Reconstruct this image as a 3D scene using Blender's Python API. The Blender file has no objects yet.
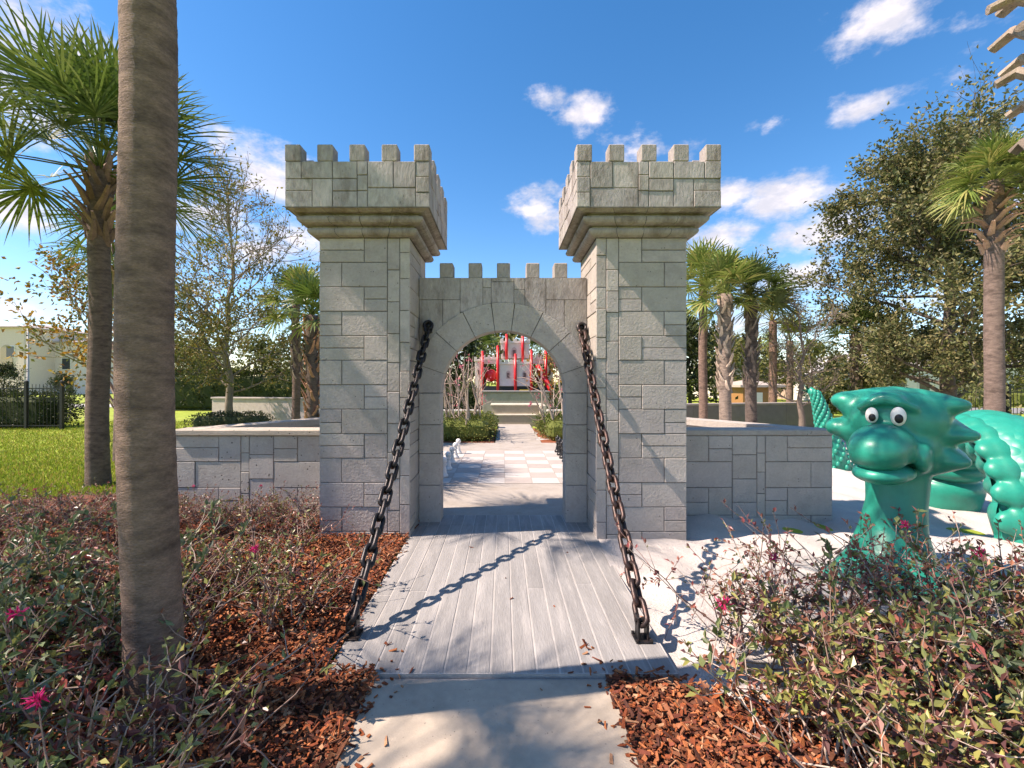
import bpy, math, random
import numpy as np
from mathutils import Vector, Matrix
R = math.radians
scene = bpy.context.scene
COL = scene.collection
F = 450.0; CX = 503.0; HY = 382.0; EYE = 1.6
def wx(px, Y): return (px - CX) * Y / F
def wz(py, Y): return EYE - (py - HY) * Y / F

# ------------------------------------------------------------------ mesh builder
def nrm(a):
    a = np.asarray(a, float)
    return a / np.maximum(np.linalg.norm(a, axis=-1, keepdims=True), 1e-9)

class MB:
    def __init__(s):
        s.v = []; s.n = 0; s.f = []; s.c = []
    def add(s, V, Fs, col):
        V = np.asarray(V, float).reshape(-1, 3)
        Fs = np.asarray(Fs, int)
        s.v.append(V); s.f.append(Fs + s.n)
        c = np.asarray(col, float)
        if c.ndim == 1: c = np.tile(c, (len(Fs), 1))
        s.c.append(c); s.n += len(V)
    def poly(s, V, col):
        s.add(V, [list(range(len(V)))], col)
    def box(s, x0, x1, y0, y1, z0, z1, col=(.5, .5, .5), ch=0.0):
        if ch > 0:
            s.hull_box(x0, x1, y0, y1, z0, z1, col, ch); return
        V = [(x0,y0,z0),(x1,y0,z0),(x1,y1,z0),(x0,y1,z0),(x0,y0,z1),(x1,y0,z1),(x1,y1,z1),(x0,y1,z1)]
        s.add(V, [(0,3,2,1),(4,5,6,7),(0,1,5,4),(1,2,6,5),(2,3,7,6),(3,0,4,7)], col)
    def hull_box(s, x0, x1, y0, y1, z0, z1, col, c):
        # chamfered box: eight corner triangles, twelve edge quads, six faces
        xs = (x0, x1); ys = (y0, y1); zs = (z0, z1); V = []; idx = {}
        for i in (0,1):
            for j in (0,1):
                for k in (0,1):
                    sx = c if i == 0 else -c; sy = c if j == 0 else -c; sz = c if k == 0 else -c
                    idx[i,j,k,0] = len(V); V.append((xs[i], ys[j]+sy, zs[k]+sz))
                    idx[i,j,k,1] = len(V); V.append((xs[i]+sx, ys[j], zs[k]+sz))
                    idx[i,j,k,2] = len(V); V.append((xs[i]+sx, ys[j]+sy, zs[k]))
        Q = []; T = []
        cyc = [(0,0),(1,0),(1,1),(0,1)]
        for i in (0,1):
            q = [idx[i,a,b,0] for a,b in cyc]; Q.append(q if i else q[::-1])
            q = [idx[a,i,b,1] for a,b in cyc]; Q.append(q[::-1] if i else q)
            q = [idx[a,b,i,2] for a,b in cyc]; Q.append(q if i else q[::-1])
        for i in (0,1):
            for j in (0,1):
                Q.append([idx[i,j,0,0], idx[i,j,1,0], idx[i,j,1,1], idx[i,j,0,1]])
                Q.append([idx[i,0,j,0], idx[i,1,j,0], idx[i,1,j,2], idx[i,0,j,2]])
                Q.append([idx[0,i,j,1], idx[1,i,j,1], idx[1,i,j,2], idx[0,i,j,2]])
        for t in [(i,j,k) for i in (0,1) for j in (0,1) for k in (0,1)]:
            T.append([idx[t+(0,)], idx[t+(1,)], idx[t+(2,)]])
        n0 = s.n
        s.add(V, Q, col)
        s.f.append(np.asarray(T, int) + n0); s.c.append(np.tile(np.asarray(col, float), (8, 1)))
    def prism(s, poly2d, o, u, v, n, d0, d1, col, ch=0.0):
        # polygon in (u, v) extruded along n from d0 to d1 (d1 is the outer face, chamfered)
        o, u, v, n = (np.asarray(a, float) for a in (o, u, v, n))
        P = np.asarray(poly2d, float); k = len(P)
        back = o + P[:, :1]*u + P[:, 1:]*v + n*d0
        if ch > 0:
            c = P.mean(0); e = P - c
            q = c + e * np.maximum(0, 1 - ch/np.maximum(np.abs(e), ch*2))
            mid = o + P[:, :1]*u + P[:, 1:]*v + n*(d1-ch)
            top = o + q[:, :1]*u + q[:, 1:]*v + n*d1
            V = np.vstack([back, mid, top])
            Q = [(i, (i+1)%k, k+(i+1)%k, k+i) for i in range(k)] + [(k+i, k+(i+1)%k, 2*k+(i+1)%k, 2*k+i) for i in range(k)]
            n0 = s.n
            s.add(V, Q, col)
            s.f.append(np.asarray([[2*k+i for i in range(k)]]) + n0); s.c.append(np.asarray([col], float))
        else:
            top = o + P[:, :1]*u + P[:, 1:]*v + n*d1
            V = np.vstack([back, top]); n0 = s.n
            s.add(V, [(i, (i+1)%k, k+(i+1)%k, k+i) for i in range(k)], col)
            s.f.append(np.asarray([[k+i for i in range(k)]]) + n0); s.c.append(np.asarray([col], float))
            s.f.append(np.asarray([[k-1-i for i in range(k)]]) + n0); s.c.append(np.asarray([col], float))
    def tube(s, pts, rad, sides=6, col=(.3,.3,.3), closed=False, flat=1.0, cap=True):
        P = np.asarray(pts, float); m = len(P)
        r = np.full(m, rad, float) if np.isscalar(rad) else np.asarray(rad, float)
        T = np.zeros_like(P)
        if closed: T = np.roll(P, -1, 0) - np.roll(P, 1, 0)
        else:
            T[1:-1] = P[2:] - P[:-2]; T[0] = P[1]-P[0]; T[-1] = P[-1]-P[-2]
        T = nrm(T)
        a = np.array([0,0,1.]) if abs(T[0][2]) < .9 else np.array([1.,0,0])
        U = np.zeros_like(P); u = nrm(np.cross(T[0], a)); U[0] = u
        for i in range(1, m):
            u = u - T[i]*np.dot(u, T[i]); u = nrm(u); U[i] = u
        W = np.cross(T, U)
        th = np.arange(sides) * 2*math.pi/sides
        V = P[:,None,:] + r[:,None,None]*(np.cos(th)[None,:,None]*U[:,None,:] + flat*np.sin(th)[None,:,None]*W[:,None,:])
        Fq = []
        for i in range(m if closed else m-1):
            j = (i+1) % m
            for k in range(sides):
                k2 = (k+1) % sides
                Fq.append((i*sides+k, i*sides+k2, j*sides+k2, j*sides+k))
        n0 = s.n
        s.add(V.reshape(-1,3), Fq, col)
        if cap and not closed:
            s.f.append(np.asarray([[sides-1-k for k in range(sides)], [(m-1)*sides+k for k in range(sides)]]) + n0)
            s.c.append(np.tile(np.asarray(col, float), (2,1)))
    def lathe(s, prof, sides=20, col=(.5,.5,.5), o=(0,0,0)):
        V = []; k = sides
        for r, z in prof:
            for i in range(k):
                a = 2*math.pi*i/k
                V.append((o[0]+r*math.cos(a), o[1]+r*math.sin(a), o[2]+z))
        Q = [(j*k+i, j*k+(i+1)%k, (j+1)*k+(i+1)%k, (j+1)*k+i) for j in range(len(prof)-1) for i in range(k)]
        s.add(V, Q, col)
    def ellipsoid(s, c, r, col=(.5,.5,.5), M=None, nu=20, nv=12):
        V = []; Q = []
        for j in range(nv+1):
            p = math.pi*j/nv
            for i in range(nu):
                a = 2*math.pi*i/nu
                V.append((r[0]*math.sin(p)*math.cos(a), r[1]*math.sin(p)*math.sin(a), r[2]*math.cos(p)))
        V = np.asarray(V)
        if M is not None: V = V @ np.asarray(M).T
        V = V + np.asarray(c, float)
        for j in range(nv):
            for i in range(nu):
                Q.append((j*nu+i, (j+1)*nu+i, (j+1)*nu+(i+1)%nu, j*nu+(i+1)%nu))
        s.add(V, Q, col)
    def leaves(s, P, D, L, W, cols, rng, fold=.18, up=0.0):
        n = len(P)
        if n == 0: return
        P = np.asarray(P, float); D = nrm(D)
        rv = rng.normal(size=(n,3)); rv[:,2] += up
        S = nrm(np.cross(D, rv)); N = np.cross(S, D)
        L = (np.ones(n)*L)[:,None]; W = (np.ones(n)*W)[:,None]
        a = P; b = P + D*L*.45 + S*W*.5 + N*W*fold; c = P + D*L - N*L*.12; d = P + D*L*.45 - S*W*.5 + N*W*fold
        V = np.stack([a,b,c,d], 1).reshape(-1,3)
        s.add(V, np.arange(4*n).reshape(n,4), cols)
    def build(s, name, mat, parent=None, smooth=False, loc=None):
        me = bpy.data.meshes.new(name)
        V = np.vstack(s.v)
        loops = np.concatenate([f.ravel() for f in s.f])
        tot = np.concatenate([np.full(len(f), f.shape[1]) for f in s.f])
        start = np.concatenate([[0], np.cumsum(tot)[:-1]])
        me.vertices.add(len(V)); me.vertices.foreach_set('co', V.ravel())
        me.loops.add(len(loops)); me.loops.foreach_set('vertex_index', loops.astype(np.int32))
        me.polygons.add(len(tot)); me.polygons.foreach_set('loop_start', start.astype(np.int32))
        me.polygons.foreach_set('use_smooth', np.full(len(tot), bool(smooth)))
        me.update(calc_edges=True); me.validate()
        C = np.vstack(s.c)
        C = np.repeat(np.hstack([C[:, :3], np.ones((len(C),1))]), tot, axis=0)
        at = me.color_attributes.new('Col', 'FLOAT_COLOR', 'CORNER')
        if len(C) == len(me.loops): at.data.foreach_set('color', C.astype(np.float32).ravel())
        if mat: me.materials.append(mat)
        o = bpy.data.objects.new(name, me); COL.objects.link(o)
        if parent: o.parent = parent
        if loc is not None: o.location = loc
        return o

def tag(o, label=None, cat=None, group=None, kind=None):
    if label: o['label'] = label
    if cat: o['category'] = cat
    if group: o['group'] = group
    if kind: o['kind'] = kind
    return o
def thing(name, label, cat, loc=(0,0,0), rz=0.0, group=None):
    o = bpy.data.objects.new(name, None); COL.objects.link(o)
    o.empty_display_size = .2
    o.location = loc; o.rotation_euler = (0,0,rz)
    return tag(o, label, cat, group)
KIDS = {}
def dup(root, loc, rz, sc=1.0, label=None, group=None, bare=False):
    r = root.copy(); COL.objects.link(r); r.location = loc; r.rotation_euler = (0,0,rz)
    r.scale = (sc, sc, sc) if np.isscalar(sc) else sc
    if label: r['label'] = label
    if group: r['group'] = group
    for ch in list(root.children):
        if bare and ch.name.startswith('flower'): continue
        c = ch.copy(); COL.objects.link(c); c.parent = r
        for g in list(ch.children):
            d = g.copy(); COL.objects.link(d); d.parent = c
    return r

# ------------------------------------------------------------------ materials
def mat(name, color=None, rough=.8, var=.15, vscale=6.0, bump=0.0, bscale=40.0, stretch=(1,1,1), spec=.3,
        speck=0.0, sscale=30.0, speckcol=(.05,.05,.05), stain=None, stscale=2.0, stamt=.5, stlo=.5, sthi=.68, metal=0.0,
        gate0=.55, transl=0.0, coat=0.0, scales=0.0, bdist=.01):
    m = bpy.data.materials.new(name); m.use_nodes = True
    nt = m.node_tree; N = nt.nodes; L = nt.links; N.clear()
    out = N.new('ShaderNodeOutputMaterial'); b = N.new('ShaderNodeBsdfPrincipled')
    L.new(b.outputs[0], out.inputs[0])
    b.inputs['Roughness'].default_value = rough; b.inputs['Metallic'].default_value = metal
    b.inputs['Specular IOR Level'].default_value = spec
    if coat: b.inputs['Coat Weight'].default_value = coat; b.inputs['Coat Roughness'].default_value = .12
    tc = N.new('ShaderNodeTexCoord'); mp = N.new('ShaderNodeMapping'); mp.inputs['Scale'].default_value = stretch
    L.new(tc.outputs['Object'], mp.inputs[0])
    if color is None:
        a = N.new('ShaderNodeAttribute'); a.attribute_name = 'Col'; cur = a.outputs['Color']
    else:
        a = N.new('ShaderNodeRGB'); a.outputs[0].default_value = (*color, 1); cur = a.outputs[0]
    def mix(kind, fac, A, B):
        x = N.new('ShaderNodeMix'); x.data_type = 'RGBA'; x.blend_type = kind
        for sock, val in ((x.inputs[0], fac), (x.inputs[6], A), (x.inputs[7], B)):
            if hasattr(val, 'links'): L.new(val, sock)
            elif isinstance(val, tuple): sock.default_value = (*val, 1)
            else: sock.default_value = val
        return x.outputs[2]
    def noise(scale, det=5, ro=.6):
        t = N.new('ShaderNodeTexNoise'); t.inputs['Scale'].default_value = scale; t.inputs['Detail'].default_value = det
        t.inputs['Roughness'].default_value = ro; L.new(mp.outputs[0], t.inputs['Vector']); return t.outputs[0]
    def ramp(src, lo, hi, vlo=0.0, vhi=1.0):
        r = N.new('ShaderNodeMapRange'); L.new(src, r.inputs[0])
        r.inputs[1].default_value = lo; r.inputs[2].default_value = hi; r.inputs[3].default_value = vlo; r.inputs[4].default_value = vhi
        return r.outputs[0]
    if var:
        v = ramp(noise(vscale), .3, .7, 1-var, 1+var)
        cur = mix('MULTIPLY', 1.0, cur, v)
        v2 = ramp(noise(vscale*7.3, 3), .3, .7, 1-var*.6, 1+var*.6)
        cur = mix('MULTIPLY', 1.0, cur, v2)
    if stain:
        cur = mix('MIX', ramp(noise(stscale, 6, .65), stlo, sthi, 0, stamt), cur, stain)
    if speck:
        vo = N.new('ShaderNodeTexVoronoi'); vo.inputs['Scale'].default_value = sscale; L.new(mp.outputs[0], vo.inputs['Vector'])
        sp = ramp(vo.outputs['Distance'], .10, .2, 1, 0)
        gate = ramp(noise(sscale*.33, 2), gate0, gate0+.07, 0, speck)
        mu = N.new('ShaderNodeMath'); mu.operation = 'MULTIPLY'; L.new(sp, mu.inputs[0]); L.new(gate, mu.inputs[1])
        cur = mix('MIX', mu.outputs[0], cur, speckcol)
    L.new(cur, b.inputs['Base Color'])
    h = None
    if bump: h = noise(bscale, 6, .65)
    if scales:
        vo = N.new('ShaderNodeTexVoronoi'); vo.inputs['Scale'].default_value = scales; L.new(mp.outputs[0], vo.inputs['Vector'])
        h = ramp(vo.outputs['Distance'], 0, .6, 1, 0)
    if h is not None:
        bp = N.new('ShaderNodeBump'); bp.inputs['Strength'].default_value = bump; bp.inputs['Distance'].default_value = bdist
        L.new(h, bp.inputs['Height']); L.new(bp.outputs[0], b.inputs['Normal'])
    if transl:
        t = N.new('ShaderNodeBsdfTranslucent'); L.new(cur, t.inputs[0])
        ms = N.new('ShaderNodeMixShader'); ms.inputs[0].default_value = transl
        L.new(b.outputs[0], ms.inputs[1]); L.new(t.outputs[0], ms.inputs[2]); L.new(ms.outputs[0], out.inputs[0])
    return m

M_STONE = mat('cast_stone', None, .88, .10, 5, 1.0, 38, speck=.9, sscale=26, speckcol=(.09,.085,.08), stain=(.16,.145,.12), stscale=2.6, stamt=.38, stlo=.54, sthi=.75, bdist=.010)
M_PITTED = mat('pitted_stone', None, .88, .12, 4, .6, 50, speck=1.0, sscale=17, speckcol=(.06,.055,.05), gate0=.45, stain=(.40,.30,.23), stscale=1.5, stamt=.35, stlo=.5, sthi=.7)
M_WEATHER = mat('weathered_stone', None, .9, .2, 4, 1.0, 38, stretch=(1,1,.45), speck=.6, sscale=24, speckcol=(.09,.08,.07), stain=(.13,.10,.08), stscale=4.5, stamt=.8, stlo=.49, sthi=.68, bdist=.010)
M_PLANK = mat('stamped_plank_concrete', None, .85, .12, 5, .5, 30, stretch=(3,.35,3), stain=(.46,.44,.415), stscale=3.0, stamt=.6, stlo=.52, sthi=.72)
M_CONC = mat('brushed_concrete', None, .9, .10, 3, .45, 120, stain=(.27,.235,.19), stscale=2.3, stamt=.6, speck=.6, sscale=48, bdist=.004)
M_TILE = mat('chessboard_concrete', None, .85, .06, 4, .3, 120, bdist=.003)
M_SAND = mat('white_sand', (.50,.465,.435), .95, .07, 4, .9, 45, speck=.5, sscale=34, speckcol=(.35,.30,.25), bdist=.02)
M_SOIL = mat('dark_soil', (.13,.05,.028), .95, .4, 8, .8, 40)
M_CHIP = mat('bark_chip', None, .85, .25, 30, .4, 90, stretch=(1,1,1), spec=.2)
M_LAWN = mat('lawn_turf', (.24,.31,.035), .95, .3, .9, .8, 60, stain=(.26,.21,.07), stscale=.5, stamt=.55, stlo=.5, sthi=.7)
M_GRASS = mat('grass_blade', None, .7, 0, transl=.35)
M_BARK = mat('palm_bark', None, .92, .34, 3.5, 1.0, 30, stretch=(1.4,1.4,2.8), stain=(.045,.038,.033), stscale=3.0, stamt=.6, stlo=.52, sthi=.72, bdist=.022)
M_TRUNK = mat('ringed_palm_bark', None, .93, .36, 6.5, 1.0, 34, stretch=(1.6,1.6,4.0), stain=(.05,.036,.03), stscale=2.6, stamt=.65, stlo=.5, sthi=.7, bdist=.02)
M_BOOT = mat('palm_boot', None, .9, .3, 9, .6, 50)
M_WOOD = mat('tree_bark', None, .9, .25, 8, .7, 30, stretch=(1,1,.4))
M_PALM = mat('palm_frond', None, .42, .12, 4, transl=.22, spec=.45)
M_LEAF = mat('tree_leaf', None, .55, .0, transl=.28, spec=.35)
M_SHRUB = mat('shrub_leaf', None, .38, .0, transl=.2, spec=.5)
M_PETAL = mat('petal', None, .6, 0, transl=.4)
M_TWIG = mat('twig', None, .9, .2, 20)
M_IRON = mat('rusted_iron', (.045,.030,.027), .42, .4, 25, .5, 90, metal=.55, spec=.5, stain=(.17,.07,.05), stscale=14, stamt=.6, bdist=.003)
M_IRONB = mat('black_iron', (.018,.017,.018), .4, .4, 25, .5, 90, metal=.5, spec=.5, stain=(.12,.08,.07), stscale=16, stamt=.4, bdist=.003)
M_TEAL = mat('teal_fibreglass', (.003,.25,.178), .40, .10, 2.2, .12, 55, coat=.08, spec=.42, stain=(.02,.20,.15), stscale=5.5, stamt=.55)
M_SCALE = mat('scaled_fibreglass', (.003,.265,.195), .42, .08, 2.2, .4, 40, coat=.08, spec=.5, scales=9.0, bdist=.03)
M_PAINTW = mat('white_paint', (.78,.76,.72), .5, .06, 4)
M_BLACK = mat('black_plastic', (.015,.015,.016), .35, .1, 5)
M_ATTR = mat('painted_surface', None, .6, .06, 6, .2, 60)
M_RED = mat('red_plastic', (.62,.015,.018), .35, .1, 4, spec=.5)
M_GLASS = mat('window_glass', (.03,.04,.05), .1, .1, 4, spec=.6)
M_METALB = mat('black_metal', (.02,.02,.022), .4, .1, 10)

# ------------------------------------------------------------------ camera, light, sky
cam = bpy.data.cameras.new('camera'); co = bpy.data.objects.new('camera', cam); COL.objects.link(co)
co.location = (0,0,EYE); co.rotation_euler = (R(90),0,0)
cam.sensor_width = 36; cam.lens = F*36/1024; cam.shift_x = (512-CX)/1024; cam.shift_y = (HY-384)/1024
cam.clip_start = .05; cam.clip_end = 3000
scene.camera = co
cy = scene.cycles
cy.use_denoising = True; cy.max_bounces = 4; cy.diffuse_bounces = 2; cy.use_adaptive_sampling = True; cy.adaptive_threshold = .02; cy.glossy_bounces = 2; cy.transmission_bounces = 3; cy.transparent_max_bounces = 4
cy.caustics_reflective = False; cy.caustics_refractive = False
SUN = Vector((-.82,-.115,1.0)).normalized()
sl = bpy.data.lights.new('sun', 'SUN'); sl.energy = 4.8; sl.angle = R(.5); sl.color = (1,.93,.83)
so = bpy.data.objects.new('sun', sl); COL.objects.link(so); so.rotation_euler = SUN.to_track_quat('Z','Y').to_euler(); so.location = (-20,-5,30)
world = bpy.data.worlds.new('World'); scene.world = world; world.use_nodes = True
nt = world.node_tree; N = nt.nodes; L = nt.links; N.clear()
wo = N.new('ShaderNodeOutputWorld'); bg = N.new('ShaderNodeBackground'); L.new(bg.outputs[0], wo.inputs[0])
bg.inputs[1].default_value = .125
sky = N.new('ShaderNodeTexSky'); sky.sky_type = 'NISHITA'; sky.sun_disc = False
sky.sun_elevation = math.asin(SUN.z); sky.sun_rotation = math.atan2(SUN.x, SUN.y) % (2*math.pi)
sky.air_density = .9; sky.dust_density = .15; sky.ozone_density = 1.6
tc = N.new('ShaderNodeTexCoord')
hs = N.new('ShaderNodeHueSaturation'); hs.inputs['Saturation'].default_value = 1.36; hs.inputs['Hue'].default_value = .497; hs.inputs['Value'].default_value = 1.0
L.new(sky.outputs[0], hs.inputs['Color'])
def wnoise(scale, det, ro, sz=(1,1,1), off=(0,0,0)):
    mp = N.new('ShaderNodeMapping'); mp.inputs['Scale'].default_value = sz; mp.inputs['Location'].default_value = off
    L.new(tc.outputs['Generated'], mp.inputs[0])
    t = N.new('ShaderNodeTexNoise'); t.inputs['Scale'].default_value = scale; t.inputs['Detail'].default_value = det
    t.inputs['Roughness'].default_value = ro; L.new(mp.outputs[0], t.inputs['Vector']); return t.outputs[0]
def wmath(op, a, b=None):
    m = N.new('ShaderNodeMath'); m.operation = op
    for i, v in enumerate((a, b)):
        if v is None: continue
        if hasattr(v, 'links'): L.new(v, m.inputs[i])
        else: m.inputs[i].default_value = v
    return m.outputs[0]
# cumulus clouds: (azimuth px, elevation py, half width, half height, thickness)
CL = [(541,207,24,19,.95),(586,112,22,12,.85),(548,101,15,8,.6),(648,152,34,14,.75),(628,158,24,14,.6),(728,195,26,14,.9),(722,236,34,15,.95),
      (779,199,36,19,.95),(768,204,24,12,.6),(800,238,46,15,.95),(838,222,40,14,.8),(795,276,46,14,.85),(880,250,60,20,.5),(888,18,38,20,.7),(872,106,38,12,.75),
      (963,72,20,16,.55),(776,122,16,9,.5),(970,10,40,14,.3),(900,300,90,20,.4),(268,172,46,26,.8),(215,215,60,26,.65),(255,255,70,28,.6),(300,235,36,20,.6),
      (10,207,32,20,.9),(22,312,36,14,.7),(90,300,30,14,.5),(20,22,60,36,.85),(-60,60,100,50,.8),(40,120,46,24,.5),(700,330,80,18,.7),(470,345,40,14,.6),(-90,250,60,30,.7),(1110,180,80,30,.9)]
dirs = []
for px, py, rw, rh, th in CL:
    v = Vector(((px-CX)/F, 1.0, (HY-py)/F)); l = v.length
    dirs.append((v/l, rw/F/l*1.0, rh/F/l, th))
rc = random.Random(5)
for i in range(14):
    a = R(rc.uniform(75, 285)); e = R(rc.uniform(12, 50))
    dirs.append((Vector((math.sin(a)*math.cos(e), math.cos(a)*math.cos(e), math.sin(e))), rc.uniform(.1,.25), rc.uniform(.05,.1), .9))
cur = None
for v, rw, rh, th in dirs:
    s1 = N.new('ShaderNodeVectorMath'); s1.operation = 'SUBTRACT'; L.new(tc.outputs['Generated'], s1.inputs[0]); s1.inputs[1].default_value = v
    s2 = N.new('ShaderNodeVectorMath'); s2.operation = 'MULTIPLY'; L.new(s1.outputs[0], s2.inputs[0]); s2.inputs[1].default_value = (1/rw, 1/rw, 1/rh)
    s3 = N.new('ShaderNodeVectorMath'); s3.operation = 'LENGTH'; L.new(s2.outputs[0], s3.inputs[0])
    d = wmath('MULTIPLY', wmath('SUBTRACT', 1.0, wmath('MULTIPLY', s3.outputs['Value'], .62)), th)
    cur = d if cur is None else wmath('MAXIMUM', cur, d)
cur = wmath('MAXIMUM', cur, -1.0)
nz = wmath('ADD', wmath('MULTIPLY', wmath('SUBTRACT', wnoise(9, 8, .62, (1,1,1.8)), .5), 1.9), wmath('MULTIPLY', wmath('SUBTRACT', wnoise(30, 5, .6, (1,1,1.6)), .5), .7))
den = wmath('ADD', cur, nz)
mr = N.new('ShaderNodeMapRange'); mr.interpolation_type = 'SMOOTHSTEP'; L.new(den, mr.inputs[0]); mr.inputs[1].default_value = .12; mr.inputs[2].default_value = .8
core = N.new('ShaderNodeMapRange'); core.interpolation_type = 'SMOOTHSTEP'; L.new(wnoise(14, 5, .6, (1,1,2.2), (0,0,.035)), core.inputs[0]); core.inputs[1].default_value = .38; core.inputs[2].default_value = .62
cc = N.new('ShaderNodeMix'); cc.data_type = 'RGBA'; L.new(core.outputs[0], cc.inputs[0]); cc.inputs[6].default_value = (3.0,3.35,3.9,1); cc.inputs[7].default_value = (4.2,4.4,4.75,1)
mx = N.new('ShaderNodeMix'); mx.data_type = 'RGBA'; L.new(wmath('MULTIPLY', mr.outputs[0], .95), mx.inputs[0]); L.new(hs.outputs[0], mx.inputs[6]); L.new(cc.outputs[2], mx.inputs[7])
L.new(mx.outputs[2], bg.inputs[0])
vs = scene.view_settings
scene.display_settings.display_device = 'sRGB'
vs.view_transform = 'Standard'; vs.look = 'None'; vs.exposure = 1.05; vs.gamma = 1.0; vs.use_curve_mapping = False
vs.use_white_balance = True; vs.white_balance_temperature = 7250; vs.white_balance_tint = 21

# ------------------------------------------------------------------ ground
def jit(c, rng, a=.1):
    k = 1 + rng.uniform(-a, a)
    return tuple(max(0, x*k) for x in c)
def sheet(name, x0, x1, y0, y1, z, step, amp, material, rng, mask=None):
    nx = max(2, int((x1-x0)/step)+1); ny = max(2, int((y1-y0)/step)+1)
    X, Y = np.meshgrid(np.linspace(x0,x1,nx), np.linspace(y0,y1,ny))
    Z = np.full_like(X, z)
    for k in range(40):
        f = rng.uniform(1.5, 14); a = rng.uniform(0, 6.28); p = rng.uniform(0, 6.28)
        Z += amp/ (1+f*.35) * .55*np.sin((X*math.cos(a)+Y*math.sin(a))*f+p)
    V = np.stack([X,Y,Z],-1).reshape(-1,3)
    I = np.arange(nx*ny).reshape(ny,nx)
    Q = np.stack([I[:-1,:-1],I[:-1,1:],I[1:,1:],I[1:,:-1]],-1).reshape(-1,4)
    if mask is not None:
        c = V[Q].mean(1); Q = Q[mask(c[:,0], c[:,1])]
    m = MB(); m.add(V, Q, (.5,.5,.5))
    return tag(m.build(name, material, None, True), kind='structure')
rg = np.random.default_rng(3)
m = MB(); m.poly([(-900,-300,-.1),(900,-300,-.1),(900,1500,-.1),(-900,1500,-.1)], (.1,.2,.03))
tag(m.build('lawn', M_LAWN), kind='structure')
def msk_left(x, y): return (x < -.70) & (x > -8) & ~((x > -.99) & (y > 2.5)) & (y < 6.3 + .25*np.sin(x*2)) & ~((x > -3.7) & (y > 5.5))
sheet('mulch_bed', -8, -.70, .2, 6.6, -.02, .05, .018, M_SOIL, rg, msk_left)
def msk_right(x, y): return (y < 2.36 + .12*np.sin(x*3) + .35*(x > 1.5)*np.minimum(1,(x-1.5)*.6)) & (x > .56)
sheet('mulch_bed', .56, 5.5, .2, 3.2, -.005, .05, .02, M_SOIL, rg, msk_right)
sheet('sand', .93, 17, 2.2, 14.5, -.045, .045, .034, M_SAND, rg)

# plank walkway of stamped concrete, joints filled with blown sand
m = MB(); rp = random.Random(4)
m.box(-.975, .965, 2.47, 5.42, -.2, -.0025, (.37,.355,.335))
w = 1.93/15
for i in range(15):
    x0 = -.97 + i*w
    cuts = [2.475, 5.03, 5.41]
    if i in (0,2,5,9,12): cuts.insert(1, rp.uniform(3.0, 4.6))
    for a, b in zip(cuts[:-1], cuts[1:]):
        g = .25*rp.uniform(.92,1.08)
        m.box(x0+.0035, x0+w-.0035, a+.003, b-.003, -.05, rp.uniform(-.001,.002), (g, g*.985, g*.955), .004)
tag(m.build('plank_walkway', M_PLANK), kind='structure')
m = MB()
m.box(-.72, .58, -1.5, 2.44, -.18, -.012, (.40,.345,.275), .01)
m.box(-.80, .72, 2.36, 2.466, -.2, -.022, (.33,.31,.28), .008)
tag(m.build('concrete_path', M_CONC), kind='structure')
# courtyard and chessboard
m = MB()
for x0, x1, y0, y1 in ((-2.4,2.4,5.425,8.3),(-2.4,2.4,8.306,11.9),(-.2,1.02,11.906,17.2),(-2.9,-.21,11.2,11.85)):
    m.box(x0, x1, y0, y1, -.2, -.008 - .001*(y0 > 9) - (.004 if x0 < -2.5 else 0), jit((.33,.30,.265), rp, .04))
tag(m.build('courtyard_pavement', M_CONC), kind='structure')
m = MB()
for i in range(8):
    for j in range(8):
        x0 = -1.73 + .44*i; y0 = 7.12 + .42*j
        c = (.45,.43,.40) if (i+j) % 2 else (.365,.325,.295)
        m.box(x0+.004, x0+.436, y0+.004, y0+.416, -.006, -.002, jit(c, rp, .04))
tag(m.build('chessboard_paving', M_TILE), kind='structure')
m = MB(); m.box(-60, -9, 30, 34, -.2, -.06, (.45,.44,.42)); m.box(14, 60, 24, 29, -.2, -.06, (.2,.2,.2))
tag(m.build('road', M_CONC), kind='structure')

# bark chips
def chips(name, n, sampler, rng):
    P = sampler(n); n = len(P)
    L_ = rng.uniform(.012,.048,n)*rng.choice((.45,.7,1.,1.,1.7),n); W_ = rng.uniform(.007,.024,n); T_ = rng.uniform(.002,.006,n)
    a = rng.uniform(0,6.28,n); tilt = rng.normal(0,.42,n); roll = rng.normal(0,.5,n)
    D = np.stack([np.cos(a)*np.cos(tilt), np.sin(a)*np.cos(tilt), np.sin(tilt)],-1)
    S0 = np.stack([-np.sin(a), np.cos(a), np.zeros(n)],-1); U0 = np.cross(D, S0)
    S = S0*np.cos(roll)[:,None] + U0*np.sin(roll)[:,None]; U = np.cross(D, S)
    pal = np.array([(.30,.085,.030),(.21,.055,.022),(.38,.13,.05),(.13,.038,.02),(.26,.10,.05),(.34,.12,.05),(.08,.032,.022),(.17,.05,.03),(.38,.20,.11)])
    c = pal[rng.integers(0,len(pal),n)] * rng.uniform(.75,1.2,(n,1))
    V = []
    for (i,j,k) in ((-1,-1,-1),(1,-.6,-1),(1,.7,-1),(-1,1,-1),(-1,-1,1),(1,-.6,1),(1,.7,1),(-1,1,1)):
        V.append(P + D*(L_*.5*i)[:,None] + S*(W_*.5*j)[:,None] + U*(T_*.5*k)[:,None])
    V = np.stack(V,1).reshape(-1,3)
    base = np.arange(n)[:,None]*8
    m = MB(); first = True
    for q in ((4,5,6,7),(0,1,5,4),(1,2,6,5),(2,3,7,6),(3,0,4,7)):
        if first: m.add(V, base+np.array(q), c); first = False
        else: m.f.append(base+np.array(q)); m.c.append(c)
    return tag(m.build(name, M_CHIP), kind='stuff')
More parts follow.
